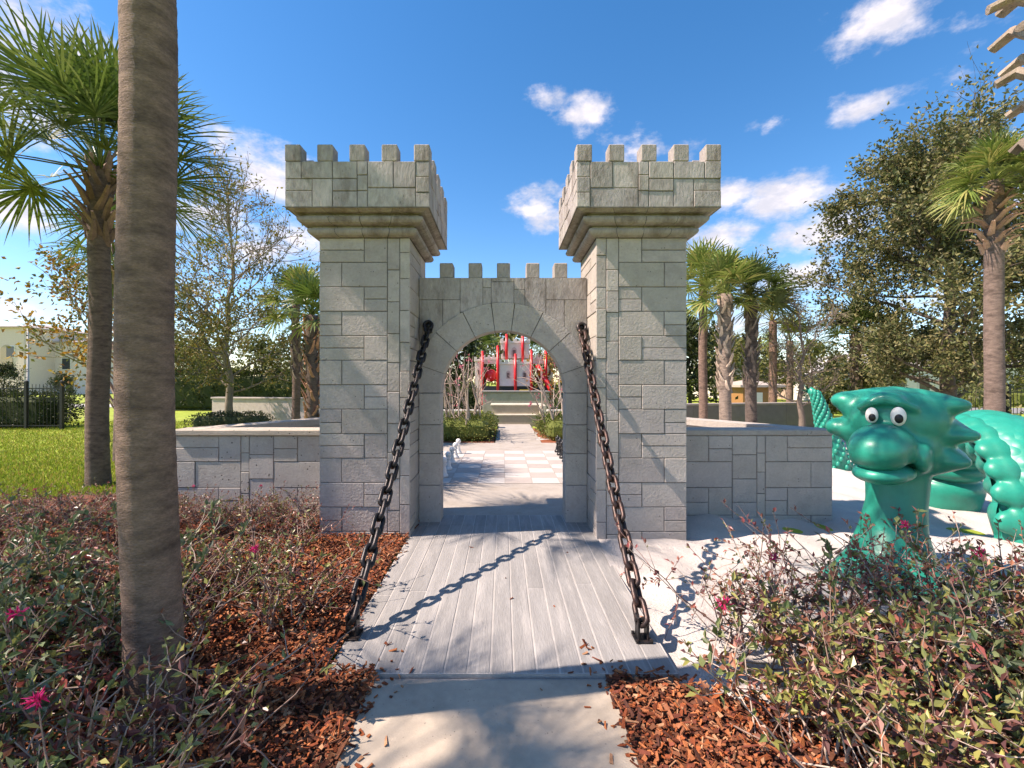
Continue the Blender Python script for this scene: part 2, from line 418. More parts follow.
def samp_left(n):
    x = -.66 - np.abs(rg.beta(1,1.9,n))*6.2; y = .9 + rg.beta(1,1.25,n)*5.4
    k = msk_left(x+rg.normal(0,.03,n), y+rg.normal(0,.02,n)); x, y = x[k], y[k]
    z = rg.uniform(.0,.045,len(x))
    return np.stack([x,y,z],-1)
def samp_right(n):
    x = .53 + rg.beta(1,1.6,n)*4.2; y = .9 + rg.beta(1.1,1,n)*1.9
    k = msk_right(x+rg.normal(0,.02,n)+.0, y+rg.normal(0,.05,n)); x, y = x[k], y[k]
    # strays kicked onto the path and the boards
    k = 130; sx = np.where(rg.uniform(0,1,k) < .5, -.72+np.abs(rg.normal(0,.10,k)), .58-np.abs(rg.normal(0,.10,k))); sy = rg.uniform(1.3,2.75,k)
    k2 = 10; sx = np.append(sx, rg.uniform(-.95,.95,k2)); sy = np.append(sy, rg.uniform(1.5,5,k2)); sz = np.where(sy > 2.47, .004, -.008)
    return np.vstack([np.stack([x,y,rg.uniform(-.01,.03,len(x))],-1), np.stack([sx,sy,sz],-1)])
chips('bark_mulch', 52000, samp_left, rg)
chips('bark_mulch', 15000, samp_right, rg)

# grass blades on the near lawn
n = 90000
u = rg.uniform(0,1,n); y = 6.3 + 13*u**1.6; x = -(2.0 + rg.uniform(0,1,n)*(y*1.05))
k = ~((x > -4.2) & (y < 8.2)); x, y = x[k], y[k]; n = len(x)
P = np.stack([x,y,np.full(n,-.1)],-1); D = rg.normal(size=(n,3))*.45; D[:,2] = 1
pal = np.array([(.18,.27,.025),(.25,.34,.03),(.32,.36,.045),(.36,.29,.08),(.14,.22,.02)])
m = MB(); m.leaves(P, D, rg.uniform(.05,.11,n), rg.uniform(.010,.02,n), pal[rg.integers(0,5,n)]*rg.uniform(.8,1.15,(n,1)), rg)
tag(m.build('grass', M_GRASS), kind='stuff')

# ------------------------------------------------------------------ castle gate
STONE = (.415,.378,.343)
def block_cols(rng, base=STONE, a=.09):
    g = rng.uniform(1-a, 1+a)
    return (base[0]*g, base[1]*g*rng.uniform(.985,1.0), base[2]*g*rng.uniform(.96,1.01))
def slab(m, o, u, v, nn, rect, col, g=.0035, t=.010, ch=.0045):
    u0, v0, u1, v1 = rect; t += .0035*math.sin(u0*37+v0*53+u1*11)
    m.prism([(u0+g,v0+g),(u1-g,v0+g),(u1-g,v1-g),(u0+g,v1-g)], o, u, v, nn, -.004, t, col, ch)
def ashlar(W, H, rng, quoin=True, row=.262):
    """stone layout seen from outside, quoin columns on the high-u side"""
    out = []
    q0 = W*.75 if quoin else W
    nrow = max(1, round(H/row)); h = H/nrow
    for r in range(nrow):
        z1 = H - r*h; z0 = z1 - h; kd = r % 4
        if kd == 0:
            s = q0*.66; out += [(0,z0+h*.5,s,z1),(0,z0,s,z0+h*.5),(s,z0,q0,z1)]
        elif kd == 1:
            s = q0*.33; out += [(0,z0,s,z1),(s,z0,q0,z1)]
        elif kd == 2:
            s = q0*.66; out += [(0,z0,s,z1),(s,z0+h*.5,q0,z1),(s,z0,q0,z0+h*.5)]
        else:
            s = q0*.33; out += [(0,z0+h*.45,s,z1),(0,z0,s,z0+h*.45),(s,z0,q0,z1)]
    if quoin:
        qa = W*.886
        for a, b, st in ((q0,qa,.0),(qa,W,.12)):
            z = H; first = True
            while z > 0:
                hh = rng.choice((.27,.30,.22,.33)) - (st if first else 0); first = False
                z0 = max(0, z-hh)
                if z0 < .1: z0 = 0
                out.append((a,z0,b,z)); z = z0
    return out
SX0, HALF = 1.431, .47
def tower(label, X, inner, seed):
    rng = random.Random(seed)
    t = thing('castle_tower', label, 'tower', (X, 5.12, 0))
    top = 3.09; b0 = -.2
    m = MB(); a = HALF-.012
    m.box(-a, a, -a, a, b0, top, (.17,.155,.14))
    Z = np.array((0,0,1.)); H = top-b0
    faces = [((-HALF,-a,b0),(1,0,0),(0,-1,0),HALF*2),((HALF,a,b0),(-1,0,0),(0,1,0),HALF*2),((a,-a,b0),(0,1,0),(1,0,0),a*2),((-a,a,b0),(0,-1,0),(-1,0,0),a*2)]
    for fi, (o, u, nn, W) in enumerate(faces):
        for (u0,v0,u1,v1) in ashlar(W, H, rng, fi < 2):
            if fi < 2 and (inner < 0) == (fi == 0): u0, u1 = W-u1, W-u0
            slab(m, o, u, Z, nn, (u0,v0,u1,v1), block_cols(rng))
    m.build('shaft', M_STONE, t)
    # corbel: two rolled courses stepping out
    prof = [(0,top),(.030,top),(.060,top+.010),(.080,top+.028),(.088,top+.050),(.082,top+.070),(.062,top+.080),(.052,top+.084),(.052,top+.096),(.105,top+.100),(.140,top+.112),(.158,top+.132),(.162,top+.152),(.154,top+.168),(.128,top+.178),(.112,top+.182),(.112,top+.196),(.175,top+.202),(.235,top+.226)]
    m = MB(); P = []
    for off, z in prof:
        e = HALF+off
        P.append([(-e,-e,z),(e,-e,z),(e,e,z),(-e,e,z)])
    P = np.array(P)
    for i in range(len(prof)-1):
        for k in range(4):
            k2 = (k+1) % 4
            # cut each course into stones
            nst = 4
            for s_ in range(nst):
                fa, fb = s_/nst, (s_+1)/nst
                ga = .0025 if s_ else 0; gb = .0025 if s_ < nst-1 else 0
                A = P[i][k]+(P[i][k2]-P[i][k])*fa; B = P[i][k]+(P[i][k2]-P[i][k])*fb
                A2 = P[i+1][k]+(P[i+1][k2]-P[i+1][k])*fa; B2 = P[i+1][k]+(P[i+1][k2]-P[i+1][k])*fb
                d = nrm(B-A)
                m.poly([A+d*ga, B-d*gb, B2-d*gb, A2+d*ga], (.34,.305,.28))
    m.box(-HALF+.01, HALF-.01, -HALF+.01, HALF-.01, top-.01, top+.22, (.1,.1,.1))
    m.build('corbel', M_WEATHER, t)
    # parapet
    e = HALF+.24; zb = top+.226; zt = 3.766
    m = MB(); ee = e-.012
    m.box(-ee, ee, -ee, ee, zb, zb+.2, (.18,.165,.15))
    for (x0,x1,y0,y1) in ((-ee,ee,-ee,-e+.15),(-ee,ee,e-.15,ee),(-ee,-e+.15,-e+.15,e-.15),(e-.15,ee,-e+.15,e-.15)):
        m.box(x0, x1, y0, y1, zb+.2, zt-.003, (.18,.165,.15))
    H = zt-zb
    lay = [(0,.62,.115,1),(0,.36,.19,.62) ,(.115,.62,.33,1),(.19,0,.33,.62),(0,0,.19,.36),(.33,.62,.50,1),(.33,.35,.50,.62),(.33,0,.50,.35),(.50,.70,.572,1),(.50,.36,.572,.70),(.50,0,.572,.36),(.572,.42,.75,1),(.75,.42,.905,1),(.572,0,.905,.42),(.905,.66,1,1),(.905,.32,1,.66),(.905,0,1,.32)]
    lay[1] = (0,.36,.19,.62)
    for fi, (o, u, nn, W) in enumerate([((-e,-ee,zb),(1,0,0),(0,-1,0),2*e),((e,ee,zb),(-1,0,0),(0,1,0),2*e),((ee,-ee,zb),(0,1,0),(1,0,0),2*ee),((-ee,ee,zb),(0,-1,0),(-1,0,0),2*ee)]):
        for (u0,v0,u1,v1) in lay:
            if inner < 0: u0, u1 = 1-u1, 1-u0
            slab(m, o, u, Z, nn, (u0*W,v0*H,u1*W,v1*H), block_cols(rng, (.39,.36,.34), .13))
    m.box(-e, e, -e, e, zb-.004, zb+.004, (.22,.21,.19))
    par = m.build('parapet', M_WEATHER, t)
    mm = MB(); mm.box(-.0765,.0765,-.0765,.0765,0,.166,(.37,.335,.31),.008)
    first = None
    for i in range(5):
        for j in range(5):
            if 0 < i < 4 and 0 < j < 4: continue
            loc = (-e+.0765+i*(2*e-.153)/4, -e+.0765+j*(2*e-.153)/4, zt)
            if first is None:
                first = mm.build('merlon', M_WEATHER, par, loc=loc)
            else:
                c = first.copy(); COL.objects.link(c); c.parent = par; c.location = loc; c.rotation_euler = (0,0,R(90)*((i*3+j) % 4))
    return t
tower('shaded grey stone castle tower left of the arch, beside the red bark mulch', -SX0, 1, 11)
tower('grey stone castle tower right of the arch, its foot in white sand', SX0, -1, 12)

# arch wall between the towers
t = thing('arch_wall', 'low crenellated stone curtain wall with round arch joining two towers', 'archway', (0,5.14,0))
WX, WZ, r_in, r_out, SP, TH = .958, 2.793, .714, 1.03, 1.475, .25
Z = np.array((0,0,1.)); rng = random.Random(21)
m = MB()
ri = r_in+.015
arc = [(ri*math.cos(R(a)), SP+ri*math.sin(R(a))) for a in range(0,181,6)]
poly = [(WX,-.2),(WX,WZ-.003),(-WX,WZ-.003),(-WX,-.2),(-ri,-.2)] + [(x,z) for x,z in reversed(arc)] + [(ri,-.2)]
m.prism(poly, (0,0,0), (1,0,0), Z, (0,1,0), .014, TH-.014, (.17,.155,.14))
def lower(x): return SP + math.sqrt(max(0, r_out**2-x*x)) if abs(x) < r_out else SP
def spandrel(x0, z0, x1, z1, ny, o):
    xs = np.linspace(x0+.003, x1-.003, 13)
    bot = [(x, max(z0+.003, lower(x)+.004)) for x in xs]
    bot = [b for b in bot if b[1] < z1-.012]
    if len(bot) < 2: return
    xa, xb = bot[0][0], bot[-1][0]
    pl = bot + [(xb, z1-.003), (xa, z1-.003)]
    m.prism(pl, o, (1,0,0), Z, ny, -.004, .012, block_cols(rng, (.40,.365,.34), .09))
for ny, oy in (((0,-1,0), .013), ((0,1,0), TH-.013)):
    o = (0,oy,0)
    for (x0,z0,x1,z1) in ((-WX,2.54,-.49,WZ),(-.49,2.40,-.23,WZ),(-.23,2.68,-.135,WZ),(-.23,2.3,-.135,2.68),(-.135,2.3,.125,2.745),(-.135,2.745,.125,WZ),(.125,2.66,.25,WZ),(.125,2.3,.25,2.66),(.25,2.3,.49,WZ),(.49,2.54,WX,WZ),
                        (-WX,1.9,-.69,2.54),(-.69,1.9,-.49,2.54),(.49,1.9,.70,2.54),(.70,1.9,WX,2.54),(-WX,1.5,-.8,1.9),(.8,1.5,WX,1.9)):
        spandrel(x0,z0,x1,z1,ny,o)
m.build('wall', M_WEATHER, t)
m = MB()
angs = [0,18,42,63.5,82.5,97.5,116.5,138,162,180]
for a0, a1 in zip(angs[:-1], angs[1:]):
    st = np.linspace(a0+.25, a1-.25, 9)
    pl = [(r_in*math.cos(R(a)), SP+r_in*math.sin(R(a))) for a in st] + [(min(WX,max(-WX, r_out*math.cos(R(a)))), SP+r_out*math.sin(R(a))) for a in st[::-1]]
    m.prism(pl, (0,0,0), (1,0,0), Z, (0,-1,0), -TH, .008, block_cols(rng, (.405,.372,.342), .05))
m.build('arch_ring', M_STONE, t)
for sx in (-1, 1):
    m = MB(); z = SP-.003
    for hh in (.36,.33,.36,.44,.5):
        z0 = max(-.2, z-hh)
        x0, x1 = sorted((sx*r_in, sx*(WX)))
        m.box(x0, x1, -.008, TH, z0+.003, z-.003, block_cols(rng, (.405,.372,.342), .05), .004)
        z = z0
    m.build('pier', M_STONE, t)
for px in (446,475,503.5,533,561):
    m = MB(); m.box(-.076,.076,-.0,.2,0,.174,(.37,.335,.31),.008)
    m.build('merlon', M_WEATHER, t, loc=(wx(px,5.14), .02, WZ-.001))

# wing walls
def wing(label, s, mat_, capcol, seed, base):
    rng = random.Random(seed)
    t = thing('wing_wall', label, 'wall', (s*3.0, 5.4, 0))
    x0, x1 = -1.08, .95     # local, outward along s
    o_in = -1.08
    H = .955; m = MB(); L_ = 2.03
    xa, xb = sorted((s*x0, s*x1))
    m.box(xa, xb, .013, .26, -.2, H, (.18,.165,.15))
    lay = [(0,.62,.27,.92),(.27,.77,.41,.92),(.27,.62,.41,.77),(0,.32,.13,.62),(.13,.32,.41,.62),(0,.15,.27,.32),(0,0,.27,.15),(.27,0,.41,.32),(.41,.7,.555,.92),(.41,.42,.555,.7),(.41,.15,.555,.42),(.41,-.2,.555,.15),
           (.555,.72,.605,.92),(.555,.5,.605,.72),(.555,.25,.605,.5),(.555,-.2,.605,.25),(.605,.62,.735,.92),(.735,.78,1,.92),(.735,.62,1,.78),(.605,.32,.875,.62),(.875,.32,1,.62),(.605,.17,.735,.32),(.605,0,.735,.17),(.735,0,1,.32),(0,-.2,.13,0),(.13,-.2,.41,0),(.605,-.2,.875,0),(.875,-.2,1,0)]
    for (u0,v0,u1,v1) in lay:
        if s < 0: u0, u1 = 1-u1, 1-u0
        k = H/.92
        slab(m, (xa,.013,0), (1,0,0), Z, (0,-1,0), (u0*L_, v0*k, u1*L_, v1*k), block_cols(rng, base, .06), t=.013)
    xe = s*x1
    slab(m, (xe-s*.001, .0 if s > 0 else .26, 0), (0,1.0*(1 if s > 0 else -1),0), Z, (s,0,0), (0,-.2,.26,H), block_cols(rng, base, .05))
    m.build('front_wall', mat_, t)
    m = MB(); m.box(xa-.015*(s<0), xb+.015*(s>0), -.035 if s < 0 else -.008, .275, H+.002, H+.075, capcol, .012)
    m.build('cap', mat_, t)
    # the return running back towards the courtyard
    A = np.array((s*(x1-.13), .20)); B = np.array((s*-.95, 3.2)); d = nrm(B-A); nn = np.array((-d[1], d[0]))
    for nm, h0, h1, w, c, k in (('back_wall',-.2,H-.02,.11,base,0),('back_cap',H-.018,H+.071,.15,capcol,1)):
        m = MB(); V = []
        for z in (h0, h1):
            for p in (A-nn*w, B-nn*w, B+nn*w, A+nn*w): V.append((p[0],p[1],z))
        m.add(V, [(0,3,2,1),(4,5,6,7),(0,1,5,4),(1,2,6,5),(2,3,7,6),(3,0,4,7)], c)
        m.build(nm, mat_, t)
    return t
wing('pale pitted block garden wall with rounded cap, left of the castle gate', -1, M_PITTED, (.42,.37,.30), 31, (.40,.375,.34))
wing('grey block garden wall standing in white sand beside the right tower', 1, M_STONE, (.40,.36,.32), 32, (.44,.40,.365))

# ------------------------------------------------------------------ chains
def link_mesh():
    m = MB(); pts = []
    a, b = .036, .043     # half width of the bend, half straight length
    for i in range(9):
        t_ = math.pi*i/8; pts.append((a*math.cos(t_), 0, b + a*math.sin(t_)))
    for i in range(9):
        t_ = math.pi + math.pi*i/8; pts.append((a*math.cos(t_), 0, -b + a*math.sin(t_)))
    m.tube(pts, .0175, 8, (.05,.03,.03), closed=True)
    return m
def chain(label, foot, top, mt, sag):
    t = thing('iron_chain', label, 'chain', foot)
    f = Vector((0,0,.13)); e = Vector(top)-Vector(foot)
    n_ = 400; pts = [f.lerp(e, i/n_) - Vector((0,0,sag*4*(i/n_)*(1-i/n_))) for i in range(n_+1)]
    acc = [0]
    for i in range(n_): acc.append(acc[-1]+(pts[i+1]-pts[i]).length)
    pitch = .123; n = int(acc[-1]/pitch)
    proto = link_mesh().build('link', mt, t, True); used = False
    for k in range(n+1):
        s_ = min(acc[-1]-.001, (k+.3)*acc[-1]/(n+.6))
        i = next(j for j in range(n_) if acc[j+1] >= s_)
        p = pts[i].lerp(pts[i+1], (s_-acc[i])/(acc[i+1]-acc[i])); d = (pts[i+1]-pts[i]).normalized()
        q = d.to_track_quat('Z','X')
        rot = q.to_matrix() @ Matrix.Rotation(R(40 + 90*(k % 2) + 7*math.sin(k*1.7)), 3, 'Z')
        if not used: o = proto; used = True
        else: o = proto.copy(); COL.objects.link(o); o.parent = t
        o.location = p; o.rotation_euler = rot.to_euler()
    m = MB()
    m.box(-.052,.052,-.055,.055,.0,.012,(.03,.03,.03),.003)
    for sx in (-1,1): m.box(sx*.028-.007, sx*.028+.007, -.036,.036,.012,.15,(.03,.03,.03),.004)
    m.tube([(-.046,0,.12),(.046,0,.12)], .014, 8, (.03,.03,.03))
    for sx in (-1,1):
        for sy in (-1,1): m.tube([(sx*.043,sy*.047,.012),(sx*.043,sy*.047,.024)], .011, 6, (.03,.03,.03))
    m.build('foot_bracket', M_IRONB, t)
    m = MB(); ex, ey, ez = e
    m.tube([(ex,ey+.012,ez),(ex,ey-.02,ez)], .055, 14, (.03,.03,.03))
    ring = [(ex+.045*math.cos(a), ey-.045+.02*math.sin(a), ez+.045*math.sin(a)) for a in np.linspace(0,2*math.pi,17)[:-1]]
    m.tube(ring, .018, 8, (.03,.03,.03), closed=True)
    m.build('wall_ring', M_IRONB, t, True)
    return t
chain('black iron drawbridge chain rising from the mulch side to the arch wall', (-.945,2.83,.0), (wx(429,5.14),5.12,wz(326,5.14)), M_IRONB, .05)
chain('rust brown iron drawbridge chain rising from the sand side of the walkway', (.865,2.80,.0), (wx(581,5.14),5.12,wz(328,5.14)), M_IRON, .05)

# ------------------------------------------------------------------ chess pieces
def pawn(name, label, mt, loc, group, tall=False):
    m = MB()
    prof = [(0,0),(.09,0),(.095,.02),(.09,.05),(.07,.065),(.065,.09),(.055,.14),(.042,.2),(.042,.24),(.065,.255),(.066,.27),(.04,.285)]
    prof += [(.062,.31),(.07,.345),(.06,.385),(.03,.41),(0,.415)] if not tall else [(.05,.32),(.07,.38),(.075,.42),(.05,.43),(.02,.45),(.02,.48),(0,.485)]
    m.lathe(prof, 18, (.5,.5,.5))
    o = m.build(name, mt, None, True, loc); o.scale = (.8,.8,.8)
    return tag(o, label, 'chess piece', group)
wp = None; bp_ = None
for k in range(8):
    y = 7.33+.42*k
    l1 = (-1.0, 6.98+.62*k, 0); l2 = (1.25, y, 0)
    if k == 0:
        wp = pawn('chess_pawn', 'white giant chess pawn in the row left of the board', M_PAINTW, l1, 'white chess pawns in a row')
        bp_ = pawn('chess_piece', 'black giant chess piece in the row right of the board', M_BLACK, l2, 'black chess pieces in a row', True)
    else:
        if k < 6: c = wp.copy(); COL.objects.link(c); c.location = l1
        c = bp_.copy(); COL.objects.link(c); c.location = l2

# ------------------------------------------------------------------ palms
def fan_leaf(m, hub0, d, Lp, Lb, rng, cols, nseg=24, droop=.35, sw=.034):
    """one fan frond: stalk from hub0 along d, then a folded fan of narrow blades"""
    d = nrm(np.asarray(d, float)); up = np.array((0,0,1.))
    s = np.cross(d, up); s = nrm(s) if np.linalg.norm(s) > .05 else np.array((1.,0,0))
    nn = np.cross(s, d)
    tw = rng.normal(0,.35); s, nn = s*math.cos(tw)+nn*math.sin(tw), nn*math.cos(tw)-s*math.sin(tw)
    pts = [hub0 + d*Lp*t_ - up*droop*.22*Lp*t_*t_ for t_ in (0,.4,.75,1)]
    m.tube(pts, [.018,.014,.011,.008], 4, cols[0]*.9+np.array((.03,.03,0)), cap=False)
    hub = pts[-1]; d2 = nrm(pts[-1]-pts[-2])
    d2 = nrm(d2 - up*droop*.25)
    nn = nrm(np.cross(s, d2))
    V = []; Fc = []; C = []
    spread = rng.uniform(100,122)
    for i in range(nseg):
        f = -1 + 2*(i+.5)/nseg
        a = R(spread)*f + rng.normal(0,.03)
        ln = Lb*(1 - .38*abs(f)**2.2)*rng.uniform(.92,1.05)
        di = d2*math.cos(a) + s*math.sin(a) + nn*(.20*abs(math.sin(a)) + rng.normal(0,.05))
        di = nrm(di); wd = np.cross(di, nn); wd = nrm(wd)
        root = hub + d2*Lb*.10*(1-abs(f))
        col = cols[rng.integers(0,len(cols))]*rng.uniform(.8,1.2)
        dr = droop*rng.uniform(.5,1.3)
        b = len(V)
        for t_, w in ((0,.55),(.33,1.0),(.62,.85),(.84,.5),(1,.05)):
            p = root + di*ln*t_ - up*ln*dr*(max(0,t_-.25)**2)*1.1
            ww = sw*w*.5*(.8 if nseg > 20 else 1.2)
            V += [p-wd*ww, p+wd*ww]
        for k in range(4):
            Fc.append((b+2*k,b+2*k+1,b+2*k+3,b+2*k+2)); C.append(col if k < 3 else col*.9+np.array((.05,.04,.01)))
    m.add(V, Fc, np.array(C))
GREEN = np.array([(.08,.135,.026),(.11,.17,.033),(.062,.11,.026),(.14,.19,.05)])
YELLO = np.array([(.24,.29,.075),(.17,.23,.05),(.29,.28,.09),(.12,.18,.04)])
DARKG = np.array([(.07,.11,.03),(.10,.15,.04),(.06,.09,.03)])
def palm(label, X, Y, h, r, Rc, nleaf=30, boots=None, boot_r=1.6, lean=(0,0), seed=0, cols=GREEN, bark=(.155,.115,.09), bootcol=(.30,.22,.17), droop=.5, nseg=24, sw=.036, gz=-.1, group=None, emin=-55, trunk_sides=14, bootlen=.3, flare=.14, rise=.92, blunt=False):
    rng = np.random.default_rng(seed)
    t = thing('palm_tree', label, 'palm tree', (X,Y,gz), 0, group)
    H = h-gz; m = MB()
    nn_ = max(24, int(H/.022)) if r > .1 and Y < 10 else 16
    zs = np.linspace(0, H, nn_+1)
    q = zs/H
    path = np.stack([lean[0]*q**1.3, lean[1]*q**1.3, zs], -1)
    ringy = .02*(((zs/.10 + .4*np.sin(zs*3.1+seed)) % 1.0)-.5)
    path[:,0] += .012*np.sin(zs*2.1+seed); path[:,1] += .012*np.cos(zs*1.7+seed)
    rad = r*(1.0 + flare*np.exp(-zs*2.5) - .04*q)*(1 + rng.normal(0,.005,len(zs)) + ringy)
    m.tube(path, rad, trunk_sides, bark)
    m.build('trunk', M_TRUNK, t, True)
    top = path[-1]
    if boots:
        m = MB(); z0, z1 = boots[0]-gz, boots[1]-gz
        nb = int((z1-z0)/(.03 if boot_r > 2.4 else .07 if blunt else .045))
        for i in range(nb):
            z = z0 + (z1-z0)*i/max(1,nb-1); az = i*2.399 + rng.normal(0,.15)
            c = np.array([np.interp(z, zs, path[:,0]), np.interp(z, zs, path[:,1]), z])
            o = np.array((math.cos(az), math.sin(az), 0)); tg = np.array((-math.sin(az), math.cos(az), 0))*rng.choice((-1,1))
            bulge = math.sin(math.pi*min(1,(z-z0)/(z1-z0)*.9+.1))
            k = boot_r
            ln = bootlen*rng.uniform(.7,1.15)
            a0 = c + o*r*.85; a1 = c + o*(r*.95 + (k-1)*r*bulge*.55) + np.array((0,0,ln*.45)) + tg*ln*.22
            a2 = c + o*(r*.95 + (k-1)*r*bulge*1.15) + np.array((0,0,ln*rise)) + tg*ln*.36
            cc = np.array(bootcol)*rng.uniform(.6,1.3)
            m.tube([a0,a1,a2], [.062,.042,.026] if not blunt else [.075,.066,.052], 5 if not blunt else 7, cc, flat=.45 if not blunt else .6)
        m.build('boot_skirt', M_BOOT, t)
    m = MB()
    for i in range(nleaf):
        f = (i+.5)/nleaf
        el = R(88 - (88-emin)*f**1.15 + rng.normal(0,7)); az = i*2.399 + rng.normal(0,.25)
        d = np.array((math.cos(az)*math.cos(el), math.sin(az)*math.cos(el), math.sin(el)))
        Lp = Rc*rng.uniform(.42,.58); Lb = Rc*rng.uniform(.5,.62)
        fan_leaf(m, top + np.array((0,0,-.05+.12*(1-f))), d, Lp, Lb, rng, cols, nseg, droop*rng.uniform(.7,1.4), sw)
    m.build('crown', M_PALM, t)
    return t
palm('thick bare palm trunk in the left mulch bed, its crown above the picture', -1.66, 2.13, 7.0, .114, 1.7, 18, lean=(-.10,.0), seed=1, gz=0, trunk_sides=28, bark=(.25,.175,.135), flare=.06)
palm('palm with dark fan crown and woven boot collar on the left lawn', wx(98,7.3), 7.3, 5.05, .15, 2.1, 50, boots=(3.8,5.1), boot_r=2.6, lean=(.04,0), seed=2, cols=GREEN, droop=.26, emin=-20, nseg=30, bark=(.17,.125,.095), bootcol=(.22,.15,.115), bootlen=.45, rise=.8, sw=.042)
palm('palm with pinkish ragged boots half hidden behind the thick bare trunk', wx(124,9.6), 9.6, 4.6, .16, 1.3, 26, boots=(.8,4.3), boot_r=1.9, seed=3, bootcol=(.36,.25,.20))
palm('slender small palm with pale patterned trunk behind the left garden wall', wx(296,13.5), 13.5, 4.0, .12, 1.2, 34, boots=(1.6,3.3), boot_r=1.3, seed=4, cols=YELLO, droop=.30, emin=-26, bark=(.18,.12,.10), nseg=18)
palm('palm with orange brown boots tight against the left tower edge', wx(312,11.5), 11.5, 3.3, .15, 1.1, 26, boots=(.3,3.1), boot_r=1.7, seed=5, droop=.30, emin=-26, bootcol=(.42,.22,.13), nseg=18)
palm('smooth brown palm nearest the right tower, behind the garden wall', wx(703,14), 14, 4.65, .13, 1.35, 34, seed=6, cols=YELLO, droop=.30, emin=-26, bark=(.21,.14,.11), nseg=18)
palm('palm with pale beige diamond boots, second from the right tower', wx(725,12), 12, 3.95, .155, 1.15, 36, boots=(1.3,3.7), boot_r=1.6, seed=7, cols=YELLO, droop=.30, emin=-26, bark=(.27,.21,.17), bootcol=(.46,.36,.28), nseg=20)
palm('palm with dark shaggy boots and deep green crown, third from the right tower', wx(751,12.5), 12.5, 3.95, .15, 1.2, 36, boots=(1.4,3.7), boot_r=1.5, seed=8, cols=DARKG, droop=.30, emin=-26, bark=(.13,.10,.085), bootcol=(.20,.16,.13), nseg=20)
palm('yellowing palm on a smooth tan trunk behind the dark booted palm', wx(773,17), 17, 3.9, .14, 1.5, 28, seed=9, droop=.30, emin=-26, cols=np.array([(.24,.2,.05),(.16,.18,.04),(.12,.13,.035)]), bark=(.24,.15,.11), nseg=16)
palm('slim distant palm trunk between the yellowing palm and the bare tree', wx(790,18.5), 18.5, 3.3, .13, 1.2, 22, seed=10, cols=YELLO, droop=.30, emin=-26, bark=(.22,.15,.12), nseg=16)
palm('dull green palm with shaggy trunk left of the big oak', wx(856,16.5), 16.5, 3.4, .16, 1.4, 30, boots=(.9,3.2), boot_r=1.5, seed=11, cols=DARKG*1.3, droop=.30, emin=-26, bark=(.17,.13,.10), bootcol=(.25,.19,.14), nseg=18)
palm('bright green palm with bristling boot collar before the big oak', wx(994,9), 9, 5.6, .152, 1.0, 54, boots=(4.15,5.35), boot_r=2.9, rise=.5, bootlen=.34, seed=12, cols=YELLO, bark=(.19,.14,.115), bootcol=(.36,.23,.16), droop=.42, nseg=24, emin=-30)
palm('palm with cut grey boot stubs at the right edge of the picture', 4.32, 3.4, 7.6, .19, 1.7, 22, boots=(3.3,7.4), boot_r=2.4, seed=13, bootcol=(.33,.265,.215), gz=-.05, bootlen=.34, rise=.3, blunt=True)
palm('small palm behind the red and white play castle, left one', wx(484,33), 33, 3.9, .17, 1.9, 30, seed=16, cols=GREEN*1.2, nseg=14, sw=.07)
palm('small palm behind the red and white play castle, right one', wx(540,33), 33, 3.7, .17, 1.9, 30, seed=17, cols=GREEN, nseg=14, sw=.07)
palm('tall palm beyond the left edge, shading the left tower', -5.6, 4.25, 7.4, .15, 1.4, 20, seed=14, emin=-25, droop=.3)
palm('tall palm beyond the lower left edge, shading the front path', -6.5, .9, 7.0, .15, 1.4, 15, seed=15, emin=-25, droop=.3)

